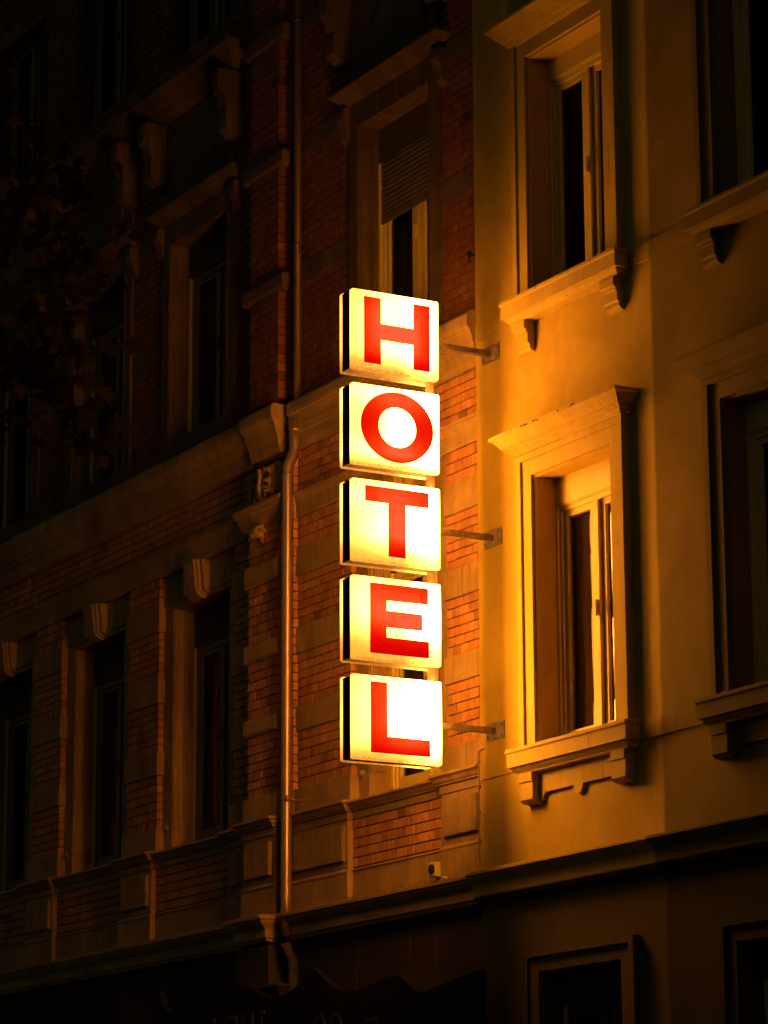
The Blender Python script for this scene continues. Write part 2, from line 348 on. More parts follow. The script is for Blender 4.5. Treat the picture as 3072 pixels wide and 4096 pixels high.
def bricks(b, x0, x1, z0, z1, y, depth=.05, bl=.132, bh=.0795, g=.0105):
    n = max(1, round((z1 - z0) / bh)); h = (z1 - z0) / n
    for r in range(n):
        za = z0 + r * h + .0048; zb = z0 + (r + 1) * h - .0048
        x = x1 + (.5 if r % 2 else 0) * bl
        while x > x0 + 1e-4:
            w = bl if random.random() > .05 else 2 * bl
            a = max(x - w, x0); c = min(x, x1)
            if c - a > .02:
                t = random.gauss(1, .085); q = random.gauss(0, .03)
                if random.random() < .06: t *= random.choice((.55, .7, .78, 1.22))
                b.tint = (max(.5, t + q), max(.5, t), max(.4, t - q))
                j = random.gauss(0, .0013)
                b.box(a + (g * .4 if a > x0 + 1e-4 else 0), c - (g * .4 if c < x1 - 1e-4 else 0), y + j, y + depth, za, zb, .0028)
            x -= w
    b.tint = None

# ------------------------------------------------------------------ camera
CAMZ, D = 1.6, 12.2
pitch, yaw, roll = .236665565, -1.05169642, -.00447581
cp, sp = math.cos(pitch), math.sin(pitch)
F = Vector((math.sin(yaw) * cp, math.cos(yaw) * cp, sp)); R0 = Vector((math.cos(yaw), -math.sin(yaw), 0)); U0 = R0.cross(F)
R = math.cos(roll) * R0 + math.sin(roll) * U0; U = -math.sin(roll) * R0 + math.cos(roll) * U0
cam = bpy.data.cameras.new('camera'); co = bpy.data.objects.new('camera', cam); COL.objects.link(co)
mw = Matrix((R, U, -F)).transposed().to_4x4(); mw.translation = Vector((0, -D, CAMZ)); co.matrix_world = mw
cam.sensor_fit = 'HORIZONTAL'; cam.sensor_width = 36; cam.lens = 36 * 12466.27 / 3072; cam.clip_start = .1; cam.clip_end = 500
scene.camera = co

# ------------------------------------------------------------------ setting: ground
g = MB(); g.quad((-150, -150, 0), (150, -150, 0), (150, 150, 0), (-150, 150, 0)); o = g.build('ground', 'asphalt'); tag(o, kind='structure')
g = MB(); g.quad((-120, -10.5, .004), (60, -10.5, .004), (60, -3.2, .004), (-120, -3.2, .004)); o = g.build('road', 'asphalt'); tag(o, kind='structure')
g = MB(); g.box(-120, 60, -3.2, .6, -.1, .13); o = g.build('pavement', 'paving'); tag(o, kind='structure')
g = MB(); g.box(-120, 60, -3.35, -3.204, -.1, .12); o = g.build('kerb', 'paving'); tag(o, kind='structure')
g = MB(); g.box(-120, 60, -16, -10.5, -.1, .12); o = g.build('far_pavement', 'paving'); tag(o, kind='structure')

# ================================================================== PLASTER BUILDING (right)
PB = thing('plaster_building', (-16, 4, 0), 'ochre plastered house that carries the lit sign, right of the brick house', 'house')
XC = [-18.525, -16.115, -13.705]
XL = -19.895
OH = .51
FL = [(5.275, 7.305, 7.657, True), (8.72, 10.635, 10.945, False)]
holes = []
for xc in XC:
    for (s, t, _, _) in FL: holes.append((xc - OH, xc + OH, s, t))
    holes.append((xc - OH, xc + OH, 1.0, 3.62)); holes.append((xc - OH, xc + OH, 12.16, 14.05))
w = MB(); sheet(w, XL, -9, 0, 16.2, holes, 0, .22)
w.box(-9.3, -9, .221, 9, 0, 16.2); w.box(XL, -9.3, 8.8, 9, 0, 16.2); w.box(XL, XL + .12, .221, 8.8, 0, 16.2)
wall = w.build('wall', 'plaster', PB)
b = MB(); b.extr(XL, -9, [(-.35, 16.201), (-.35, 16.3), (4.5, 19), (9.2, 16.3), (9.2, 16.201)]); rf = b.build('roof', 'roof', PB)

def double_window(parent, name, xc, half, z0, z1, y, boxz, frame=.05, sash=.046, curtain=True, mat=None, rail=.02):
    """white two-leaf window: fixed frame, two sashes, meeting stiles, panes as sub-parts"""
    f = MB()
    zb = boxz
    f.box(xc - half, xc - half + frame, y, y + .07, z0, zb); f.box(xc + half - frame, xc + half, y, y + .07, z0, zb)
    f.box(xc - half + frame, xc + half - frame, y + .001, y + .07, z0, z0 + frame); f.box(xc - half + frame, xc + half - frame, y + .001, y + .07, zb - frame, zb)
    a0, a1 = xc - half + frame, xc + half - frame
    zc0, zc1 = z0 + frame, zb - frame
    m0, m1 = xc - .055, xc + .018
    def sashf(xa, xb, yy, d=.045, rs=None):
        rs = rs or sash
        f.box(xa, xa + sash, yy, yy + d, zc0, zc1); f.box(xb - rs, xb, yy, yy + d, zc0, zc1)
        f.box(xa + sash, xb - rs, yy + .0007, yy + d, zc0, zc0 + sash + rail); f.box(xa + sash, xb - rs, yy + .0007, yy + d, zc1 - sash, zc1)
        # glazing bead
        for (p, q) in ((xa + sash, xa + sash + .008), (xb - rs - .008, xb - rs)): f.box(p, q, yy + .014, yy + d - .004, zc0 + sash + rail, zc1 - sash)
    sashf(a0 + .004, m1 - .01, y + .016, rs=.10); sashf(m1 + .012, a1 - .004, y + .034)
    f.box(m1 - .035, m1 + .004, y + .002, y + .0155, zc0 + .012, zc1 - .012)     # cover strip over the meeting stiles
    f.box(m1 - .022, m1 - .012, y - .022, y + .001, (z0 + zb) / 2 - .01, (z0 + zb) / 2 + .11)  # catch
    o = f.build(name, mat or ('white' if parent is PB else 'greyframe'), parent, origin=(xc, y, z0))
    for (xa, xb, yy) in ((a0 + .004 + sash, m1 - .01 - .10, y + .038), (m1 + .012 + sash, a1 - .004 - sash, y + .056)):
        p = MB(); za, zb_ = zc0 + sash + rail, zc1 - sash; p.quad((xa, yy, za), (xb, yy, za), (xb, yy, zb_), (xa, yy, zb_)); p.build('pane', 'glass', o, origin=((xa + xb) / 2, yy, z0), fix=False)
    if curtain:
        c = MB(); n = 26; xa = xc - half + .03; xb = xc + half - .03 if curtain is True else xc - half + .03 + (2 * half - .06) * curtain
        pts = [(xa + (xb - xa) * k / n, y + .085 + .004 * math.sin(k * 1.9)) for k in range(n + 1)]
        for (p, q) in zip(pts, pts[1:]): c.quad((p[0], p[1], z0), (q[0], q[1], z0), (q[0], q[1], z1), (p[0], p[1], z1))
        c.build('curtain', 'cloth', o, origin=(xc, y + .085, z0), fix=False)
    return o

def plaster_window(xc, z0, z1, ztop, apron, first=True, ground=False, curtain=True):
    gap = .208 if apron or ground else .162
    zbox = z1 - gap
    wdw = double_window(PB, 'window', xc, OH, z0, z1, .172, zbox, curtain=curtain and not ground, mat='boxbrown' if ground else None)  # ground-floor frames and shutter boxes browned to paint in the shade there
    b = MB(); b.box(xc - OH, xc + OH, .15, .26, zbox, z1); b.box(xc - OH + .001, xc + OH - .001, .158, .26, zbox - .012, zbox)
    b.build('shutter_box', 'boxbrown' if ground else 'white', wdw, origin=(xc, .15, zbox))
    for s_ in (-1, 1): b = MB(); b.box(xc + s_ * (OH - .022), xc + s_ * OH, .1505, .171, z0 + .004, zbox - .0125); b.build('shutter_rail', 'white', wdw, origin=(xc + s_ * OH, .15, z0))
    s = MB()
    zt = z1 + .185 if not ground else z1 + .17
    zs = z0 + (.002 if not ground else 0)
    # surround: outer fillet, band, inner fillet (each a real step)
    for sd in (-1, 1):
        s.box(xc + sd * .65, xc + sd * .71, -.07, .0, zs, zt)
        s.box(xc + sd * .53, xc + sd * .65, -.05, .0, zs, z1 + .02)
        s.box(xc + sd * OH, xc + sd * .53, -.025, .0, zs, z1)
    s.box(xc - .65, xc + .65, -.0702, 0, zt - .045, zt); s.box(xc - .65, xc + .65, -.05, 0, z1 + .02, zt - .045); s.box(xc - .53, xc + .53, -.025, 0, z1, z1 + .02)
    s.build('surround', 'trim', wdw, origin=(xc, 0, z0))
    if ground: return wdw
    h = MB()
    T = ztop
    prof = [(.05, T + .012), (.216, T), (.218, T - .004), (.217, T - .024), (.205, T - .03), (.19, T - .043), (.172, T - .062), (.158, T - .082), (.148, T - .095), (.136, T - .099), (.135, T - .108), (.122, T - .114), (.118, T - .126), (.104, T - .131), (.098, T - .141), (.088, T - .145), (.085, T - .157), (.0705, T - .163)]
    h.hood(xc - .64, xc + .64, 0, prof); h.build('hood', 'trim', wdw, origin=(xc, 0, ztop))
    sl = MB()
    sl.hood(xc - .64, xc + .64, 0, [(.06, z0 + .006), (.142, z0), (.15, z0 - .005), (.151, z0 - .026), (.146, z0 - .033), (.139, z0 - .037), (.139, z0 - .138), (.118, z0 - .14), (.112, z0 - .155), (.098, z0 - .17), (.088, z0 - .178), (.084, z0 - .19), (.02, z0 - .192)])
    sl.box(xc - OH, xc + OH, 0, .21, z0 - .02, z0)
    sl.build('sill', 'trim', wdw, origin=(xc, 0, z0))
    for sd in (-1, 1):
        c = MB(); xa, xb = xc + sd * .603 - .0875, xc + sd * .603 + .0875
        if apron:
            c.extr(xa, xb, [(0, z0 - .193), (-.095, z0 - .193), (-.095, z0 - .255), (-.085, z0 - .262), (-.085, z0 - .385), (-.06, z0 - .41), (0, z0 - .415)])
        else:
            c.extr(xa, xb, [(0, z0 - .1925), (-.098, z0 - .1925), (-.098, z0 - .255), (-.08, z0 - .265), (-.08, z0 - .285), (-.068, z0 - .29), (-.068, z0 - .36), (-.05, z0 - .375), (-.05, z0 - .40), (-.03, z0 - .425), (0, z0 - .43)])
        c.build('bracket', 'trim', wdw, origin=((xa + xb) / 2, 0, z0))
    if apron:
        a = MB(); zz = z0 - .345
        pts = [(-.515, z0 - .193), (-.515, z0 - .392), (-.505, z0 - .4)]
        pts += [(-.468, z0 - .4), (-.462, z0 - .375), (-.45, z0 - .356), (-.43, zz), (-.075, zz)]
        for k in range(9): t = pi * k / 8; pts.append((-.062 * math.cos(t) , zz - .002 - .062 * math.sin(t)))
        pts += [(.075, zz), (.43, zz), (.45, z0 - .356), (.462, z0 - .375), (.468, z0 - .4), (.505, z0 - .4), (.515, z0 - .392), (.515, z0 - .193)]
        a.slab([(xc + x, z) for x, z in pts], -.028, 0); a.build('apron', 'trim', wdw, origin=(xc, 0, z0))
    return wdw
for k, xc in enumerate(XC):
    if k == 0:
        w1 = plaster_window(xc, 5.275, 7.305, 7.657, True, curtain=True)
        w2 = plaster_window(xc, 8.72, 10.635, 10.945, False, curtain=.0)
        w3 = plaster_window(xc, 1.0, 3.62, 0, False, ground=True, curtain=True)
        w4 = copy_tree(w2, PB, (0, 0, 3.43))
    else:
        for ww in (w1, w2, w3, w4): copy_tree(ww, PB, (xc - XC[0], 0, 0))
# chipped stretch along the lip of the first hood
for (a, l_, dz) in ((-18.93, .10, .0), (-18.76, .05, .004), (-18.70, .025, -.004), (-18.42, .02, .002), (-18.24, .035, .0), (-18.20, .012, .003), (-19.12, .008, .0), (-19.05, .006, 0)):
    b = MB(); T = 7.657; n = 6
    pts = [(a + l_ * k / n, T - .003 - random.uniform(0, .006)) for k in range(n + 1)] + [(a + l_ * (n - k) / n, T - .014 - random.uniform(0, .009)) for k in range(n + 1)]
    b.slab([(x, z + dz * .3) for x, z in pts], -.2192, -.2165); b.build('chipped_plaster', 'mortar', w1, origin=(a, -.218, T))
# sill-level string bands (slightly proud), stopped against every sill
for z in (5.275, 8.72):
    xs = [XL + .004] + [v for xc in XC for v in (xc - .79, xc + .79)] + [-9.0]
    for i in range(0, len(xs), 2): b = MB(); b.box(xs[i], xs[i + 1], -.011, 0, z - .137, z - .001); b.build('string_band', 'plaster', PB, origin=(xs[i], 0, z - .137))
LEDGE = [(.0, 4.44), (-.15, 4.43), (-.16, 4.425), (-.16, 4.405), (-.145, 4.398), (-.13, 4.375), (-.105, 4.35), (-.09, 4.335), (-.085, 4.315), (-.085, 4.245), (-.07, 4.235), (-.06, 4.215), (0, 4.21)]
b = MB(); b.extr(XL + .003, -9, LEDGE); b.build('ledge', 'trim', PB)
# cable clipped down the corner
b = MB(); cx_ = XL - .012
path = [(cx_ + .06, -.004, 5.375), (cx_ + .03, -.01, 5.372), (cx_ + .008, -.012, 5.36), (cx_, -.012, 5.33)] + [(cx_ + .002 * math.sin(k * 1.3), -.012, 5.33 - k * .085) for k in range(1, 11)]
b.tube(path, .0062, 8)
for z in (5.28, 5.09, 4.9, 4.68): b.box(cx_ - .012, cx_ + .012, -.021, .02, z - .008, z + .008)
b.build('cable', 'steel', PB, smooth=False)
b = MB(); b.tube([(XL - .004, .02, 9.30), (XL - .004, -.05, 9.30)], .012, 10); b.sphere((XL - .004, -.05, 9.30), .026); b.tube([(XL - .004, -.05, 9.30), (XL + .0, -.055, 9.25), (XL - .01, -.05, 9.23)], .009, 8)
b.build('wall_hook', 'rubber', PB)

# ================================================================== BRICK BUILDING (left)
BB = thing('brick_building', (-26, 4, 0), 'red brick and sandstone house with drainpipe and cornice, left of the plastered house', 'house')
BY = .15
XR = -19.90            # party line with the plaster house
LW = [-21.405, -25.085, -27.31, -29.535]          # lower window axes
UW = [-21.39, -25.06, -27.29, -29.52]             # upper window axes
XE = -33.0
LH, LO = .775, .57      # half width of brick opening / stone opening, lower
UH, UO = .755, .59
LZ0, LZ1, LZB = 5.29, 7.53, 7.866
UZ0, UZ1 = 9.12, 11.08
holes = [(x - LH - .006, x + LH + .006, 5.13, LZB + .004) for x in LW] + [(x - UH, x + UH, UZ0 - .14, 11.30) for x in UW] + [(x - .6, x + .6, 13.0, 14.6) for x in UW] + [(x - .62, x + .62, .9, 3.35) for x in LW[:1]] + [(x - .62, x + .62, .9, 3.35) for x in LW[1:]]
w = MB(); sheet(w, XE, XR, 0, 16.8, holes, BY + .014, BY + .30)
w.box(XE, XE + .3, BY + .301, 9, 0, 16.8); w.box(XE + .3, XR, 8.8, 9, 0, 16.8); w.box(XR - .12, XR, BY + .301, 8.8, 0, 16.8)
mw_ = w.build('wall', 'mortar', BB)
b = MB(); b.extr(XE, XR, [(-.4, 16.801), (-.4, 16.95), (4.5, 19.6), (9.2, 16.95), (9.2, 16.801)]); b.build('roof', 'roof', BB)

PX0, PX1, PY = -23.81, -23.27, .03     # pilaster
B1 = .11                               # strip of wall behind the pipe
SX = -23.118
class Pieces:
    def __init__(s, name, mat, parent): s.a = (name, mat, parent)
    def _b(s, m):
        xs = [v[0] for v in m.v]; ys = [v[1] for v in m.v]; zs = [v[2] for v in m.v]
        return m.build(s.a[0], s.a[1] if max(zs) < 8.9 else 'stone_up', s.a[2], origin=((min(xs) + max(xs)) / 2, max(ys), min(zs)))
    def box(s, *a): return s._b(MB().box(*a))
    def extr(s, *a): return s._b(MB().extr(*a))
    def hood(s, *a): return s._b(MB().hood(*a))
st = Pieces('stone_band', 'stone', BB)
def brickw(x0, x1, z0, z1, y, depth=.05):
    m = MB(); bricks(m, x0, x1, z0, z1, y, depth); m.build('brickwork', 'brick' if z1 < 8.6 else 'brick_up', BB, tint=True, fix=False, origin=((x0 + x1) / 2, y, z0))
LB = [(6.0, 6.216), (6.672, 6.905), (7.35, 7.593)]
UB = [(8.90, 8.97), (9.98, 10.16), (11.17, 11.35), (12.36, 12.54)]
def pier_lower(xa, xb, wrapl, wrapr):
    st.box(xa - (.035 if wrapl else 0), xb + (.035 if wrapr else 0), BY - .028, BY + .09, 5.131, 5.507, .006)
    z = 5.507
    for (a, c) in LB:
        brickw(xa, xb, z, a, BY, .06)
        st.box(xa - (.022 if wrapl else 0), xb + (.022 if wrapr else 0), BY - .016, BY + .08, a, c, .006); z = c
    brickw(xa, xb, z, LZB, BY, .06)
def pier_upper(xa, xb):
    z = 8.97
    st.box(xa, xb, BY - .01, BY + .03, 8.80, 8.97, .004)
    for (a, c) in UB[1:]:
        brickw(xa, xb, z, a, BY, .05); st.box(xa, xb, BY - .006, BY + .03, a, c, .004); z = c
    brickw(xa, xb, z, 15.2, BY, .05)
low = [(SX, LW[0] - LH, False, True), (LW[0] + LH, XR, True, False), (LW[1] + LH, PX0, True, False), (LW[2] + LH, LW[1] - LH, True, True), (LW[3] + LH, LW[2] - LH, True, True), (XE, LW[3] - LH, False, True)]
for a in low: pier_lower(*a)
upp = [(SX, UW[0] - UH), (UW[0] + UH, XR), (UW[1] + UH, PX0), (UW[2] + UH, UW[1] - UH), (UW[3] + UH, UW[2] - UH), (XE, UW[3] - UH)]
for a in upp: pier_upper(*a)
for x in UW:   # brick over the upper windows, beyond the frame
    brickw(x - UH, x + UH, 12.75, 12.99, BY, .05); brickw(x - UH, x + UH, 14.61, 15.2, BY, .05)
# bands that run along: belt over windows, brick frieze, apron, plinth
brickw(SX, XR, 8.088, 8.463, BY, .05); brickw(XE, PX0, 8.088, 8.463, BY, .05)
for x in LW: brickw(x - LH + .002, x + LH - .002, 4.733, 5.129, BY, .05)
# wall strip behind the pipe
brickw(PX1, SX, 5.49, 8.40, B1, .05); brickw(PX1, SX, 8.97, 15.2, B1, .05)
st.box(PX1, SX, B1, BY + .02, 4.45, 5.488)
st.box(PX0 - .02, PX1 + .025, PY - .03, B1 + .015, 5.292, 5.488, .006)
# pilaster brick
z = 5.49
PB_ = [(6.03, 6.18), (6.68, 6.84), (7.35, 7.54)]
for (a, c) in PB_:
    brickw(PX0, PX1, z, a, PY, .09)
    st.box(PX0 - .035, PX1 + .035, PY - .035, B1 + .02, a, c, .02); z = c
brickw(PX0, PX1, z, 7.86, PY, .09)
z = 8.97
for (a, c) in [(9.95, 10.09), (11.1, 11.24), (12.3, 12.45)]:
    brickw(PX0, PX1, z, a, PY, .09)
    st.hood(PX0, PX1, B1 + .01, [(.09, c + .02), (.115, c), (.12, c - .02), (.115, a + .03), (.085, a), (.081, a - .002)]); z = c + .005
brickw(PX0, PX1, z, 15.2, PY, .09)
# plinth zone under the lower windows (between ledge and apron)
st.extr(XE, PX0, [(BY + .02, 4.45), (BY - .012, 4.45), (BY - .012, 4.70), (BY - .022, 4.708), (BY - .018, 4.722), (BY + .02, 4.732)])
st.extr(SX, XR, [(BY + .02, 4.45), (BY - .012, 4.45), (BY - .012, 4.70), (BY - .022, 4.708), (BY - .018, 4.722), (BY + .02, 4.732)])
# sill moulding all along
def sillprof(y):
    return [(BY + .05, 5.29), (y - .075, 5.272), (y - .088, 5.262), (y - .09, 5.248), (y - .075, 5.243), (y - .062, 5.232), (y - .05, 5.212), (y - .035, 5.20), (y - .034, 5.192), (y - .012, 5.188), (y - .01, 5.131), (BY + .05, 5.130)]
st.extr(LW[0] - LH + .03, LW[0] + LH, sillprof(BY - .0))
for x in LW[1:]: st.extr(x - LH, x + LH, sillprof(BY - .0))
# pedestals with a pitted raised panel
def pedestal(xa, xb, y, capy=None, px=None):
    s = MB()
    s.box(xa, xb, y, BY + .0, 4.733, 5.128, .004)
    s.box(xa - .006, xb + .012, y - .012, BY, 4.45, 4.69, .004); s.extr(xa - .006, xb + .016, [(BY, 4.69), (y - .016, 4.69), (y - .018, 4.703), (y - .006, 4.715), (y - .001, 4.732), (BY, 4.732)])
    T = 5.295
    s.hood(xa + .0, xb - .0, BY, [(BY - y + .02, T + .0), (BY - y + .085, T - .012), (BY - y + .09, T - .024), (BY - y + .088, T - .04), (BY - y + .072, T - .046), (BY - y + .058, T - .06), (BY - y + .044, T - .084), (BY - y + .030, T - .092), (BY - y + .026, T - .102), (BY - y + .010, T - .106), (BY - y + .008, T - .165), (BY - y + .001, T - .167)]) if False else None
    d = BY - y
    pr = [(.0, T), (.075, T - .014), (.088, T - .022), (.09, T - .038), (.075, T - .044), (.062, T - .056), (.05, T - .078), (.035, T - .09), (.034, T - .099), (.012, T - .102), (.010, T - .164), (.0, T - .166)]
    ring = []
    for p, z in pr:
        i = len(s.v); s.v += [(xa - p * .6, BY, z), (xa - p * .6, y - p, z), (xb + p * .6, y - p, z), (xb + p * .6, BY, z)]; ring.append(i)
    for a, c in zip(ring, ring[1:]):
        for k in range(3): s.f.append((a + k, c + k, c + k + 1, a + k + 1)); s.t.append((1, 1, 1))
    s.f.append((ring[0], ring[0] + 1, ring[0] + 2, ring[0] + 3)); s.f.append((ring[-1] + 3, ring[-1] + 2, ring[-1] + 1, ring[-1])); s.t += [(1, 1, 1)] * 2
    o = s.build('pedestal', 'stone', BB, origin=((xa + xb) / 2, y, 4.45))
    q = MB(); q.box(xa + .08, xb - .045, y - .034, y + .001, 4.79, 5.075, .006); q.build('raised_panel', 'pitted', o, origin=((xa + xb) / 2, y, 4.79))
    return o
pedestal(SX + .002, -22.145, .10)
pedestal(-20.632, -20.02, .085)
pedestal(PX0 - .02, PX1 + .03, .0)
pedestal(LW[1] + LH, PX0 - .05, .10)
pedestal(XE, LW[3] - LH, .10)
for x in LW[2:]: pedestal(x + LH, x + 2.225 - LH, .10)
# belt moulding at lintel height (impost)
def beltprof(y): return [(BY + .05, 8.087), (y - .055, 8.078), (y - .062, 8.07), (y - .06, 8.052), (y - .045, 8.045), (y - .035, 8.02), (y - .022, 8.0), (y - .018, 7.985), (y - .016, 7.88), (y - .008, 7.867), (BY + .05, 7.867)]
for q in ((SX, XR), (XE, PX0)): b = MB(); b.extr(*q, beltprof(BY)); b.build('impost_band', 'stone', BB)
# main cornice
def corn(y): return [(BY + .05, 8.93), (y + .02, 8.90), (y + .0, 8.885), (y - .012, 8.862), (y - .014, 8.80), (y - .008, 8.768), (y + .008, 8.757), (y + .010, 8.745), (y + .02, 8.735), (y + .034, 8.70), (y + .04, 8.668), (y + .04, 8.655), (y + .052, 8.65), (y + .06, 8.605), (y + .074, 8.60), (y + .078, 8.52), (y + .09, 8.505), (y + .094, 8.475), (BY + .05, 8.463)]
def corn_run(b, xa, xb, y):
    # individual cornice stones with thin open joints and slightly different heights
    x = xa
    while x < xb - 1e-4:
        x2 = min(x + random.uniform(.62, .95), xb)
        if xb - x2 < .2: x2 = xb
        j = random.gauss(0, .0022); k = random.gauss(0, .003)
        b.extr(x + .0012, x2 - .0012, [(p + j, q + k if q > 8.7 else q) for p, q in corn(y)]); x = x2
b = MB(); corn_run(b, SX + .0, -20.075, .045); b.build('cornice', 'stone', BB)
b = MB(); corn_run(b, XE, PX0 + .02, -.012); b.build('cornice', 'stone', BB)
b = MB(); d = B1 + .02
ys = corn(-.062)
xa0, xb0 = -23.80, -23.20
ring = []
for (yy, z) in ys[1:-1]:
    p = (-.062 - yy) * .35
    i = len(b.v); b.v += [(xa0 - p - 0, .16, z), (xa0 - p, yy, z), (xb0 + p, yy, z), (xb0 + p, .16, z)]; ring.append(i)
for a, c in zip(ring, ring[1:]):
    for k in range(3): b.f.append((a + k, c + k, c + k + 1, a + k + 1)); b.t.append((1, 1, 1))
b.f.append((ring[0], ring[0] + 1, ring[0] + 2, ring[0] + 3)); b.f.append((ring[-1] + 3, ring[-1] + 2, ring[-1] + 1, ring[-1])); b.t += [(1, 1, 1)] * 2
b.build('cornice_block', 'stone', BB)
# pilaster capital, scroll, carved panel
b = MB(); b.hood(PX0, PX1, B1 + .02, [(.10, 8.075), (.168, 8.07), (.175, 8.06), (.174, 8.035), (.16, 8.025), (.156, 8.0), (.14, 7.985), (.13, 7.94), (.115, 7.91), (.112, 7.89), (.102, 7.885), (.1, 7.862)])
cap = b.build('capital', 'stone', BB, origin=(-23.54, .03, 7.86))
b = MB()
sc = []
for k in range(27): t = k / 26 * 2.2 * pi; r_ = .052 - .036 * k / 26; sc.append((-23.54, -.028 + r_ * math.cos(t), 7.80 + r_ * math.sin(t)))
for dx in (-.05, -.025, 0, .025, .05): b.tube([(p[0] + dx, p[1], p[2]) for p in sc], .015, 8)
b.tube([(-23.60, -.028, 7.80), (-23.48, -.028, 7.80)], .016, 12); b.tube([(-23.54, -.01, 7.87), (-23.54, .012, 7.80), (-23.54, .026, 7.72)], [.05, .035, .012], 10)
b.build('scroll', 'stone', cap, smooth=True, origin=(-23.54, 0, 7.8))
b = MB(); b.box(PX0, PX1, PY + .012, B1 + .02, 8.078, 8.40, 0); b.box(PX0, PX0 + .025, PY, PY + .0119, 8.078, 8.40); b.box(PX1 - .025, PX1, PY, PY + .0119, 8.078, 8.40)
b.tube([(-23.54, .02, 8.10), (-23.55, .0, 8.2), (-23.53, -.008, 8.28), (-23.54, .0, 8.37)], [.02, .028, .02, .03], 8)
for k in range(26):
    sx = random.choice((-1, 1)); zz = 8.12 + .012 * k * .82; dx = sx * random.uniform(.03, .2)
    b.sphere((-23.54 + dx, .03, zz), random.uniform(.018, .034), 8, 6, (1.0, .9, 1.3))
    b.tube([(-23.54, .012, zz - .02), (-23.54 + dx * .5, .0, zz + .02), (-23.54 + dx, .008, zz)], [.013, .014, .008], 6)
b.build('carved_panel', 'stone', BB, smooth=True)
# lower ledge over the ground floor
def ledgeprof(y): return [(BY, 4.452), (y + .01, 4.447), (y, 4.44), (y, 4.412), (y + .014, 4.405), (y + .02, 4.385), (y + .05, 4.35), (y + .07, 4.335), (y + .075, 4.318), (y + .075, 4.262), (y + .09, 4.25), (y + .10, 4.228), (BY, 4.222)]
for q in ((SX, XR), (XE, PX0 - .06)): b = MB(); b.extr(*q, ledgeprof(-.05)); b.build('ledge', 'stone', BB)
b = MB(); ring = []
for (yy, z) in ledgeprof(-.165)[1:-1]:
    p = min(.0, -.165 - yy); i = len(b.v); b.v += [(-23.89 - p, .15, z), (-23.89 - p, yy, z), (-23.195 + p * .55, yy, z), (-23.195 + p * .55, .15, z)]; ring.append(i)
for a, c in zip(ring, ring[1:]):
    for k in range(3): b.f.append((a + k, c + k, c + k + 1, a + k + 1)); b.t.append((1, 1, 1))
b.f.append((ring[0], ring[0] + 1, ring[0] + 2, ring[0] + 3)); b.f.append((ring[-1] + 3, ring[-1] + 2, ring[-1] + 1, ring[-1])); b.t += [(1, 1, 1)] * 2
b.build('ledge_block', 'stone', BB)
# ground floor facing: dressed stone with joints, pilaster
b = MB()
gh = [(x - .62, x + .62, .9, 3.35) for x in LW]
xs = [XE]
zc = [0, .6, 1.2, 1.8, 2.4, 3.0, 3.6, 4.22]
edges = sorted([XE, XR] + [v for x in LW for v in (x - .62, x + .62)])
for i in range(len(edges) - 1):
    a, c = edges[i], edges[i + 1]
    hole = any(abs(a - (x - .62)) < 1e-6 for x in LW)
    for z0, z1 in zip(zc, zc[1:]):
        if hole and z1 <= 3.6 + 1e-6 and z0 >= .6 - 1e-6: 
            if z0 < .9: b.box(a + .003, c - .003, BY - .03, BY, z0 + .004, .9, .01)
            if z1 > 3.35: b.box(a + .003, c - .003, BY - .03, BY, 3.352, z1 - .004, .01)
            continue
        x = a
        while x < c - 1e-4:
            x2 = min(x + .85, c)
            if c - x2 < .3: x2 = c
            b.box(x + .004, x2 - .004, BY - .03, BY, z0 + .004, z1 - .004, .01); x = x2
b.box(-23.84, -23.22, -.06, BY - .03, .13, 4.2, .01); b.hood(-23.84, -23.22, BY - .03, [(.22, 3.86), (.225, 3.84), (.2, 3.8), (.185, 3.76), (.182, 3.70)])
b.build('ground_floor_facing', 'shade_facing', BB)
for x in LW:
    ww = double_window(BB, 'shop_window', x, .62, .9, 3.35, .30, 3.35, curtain=False)

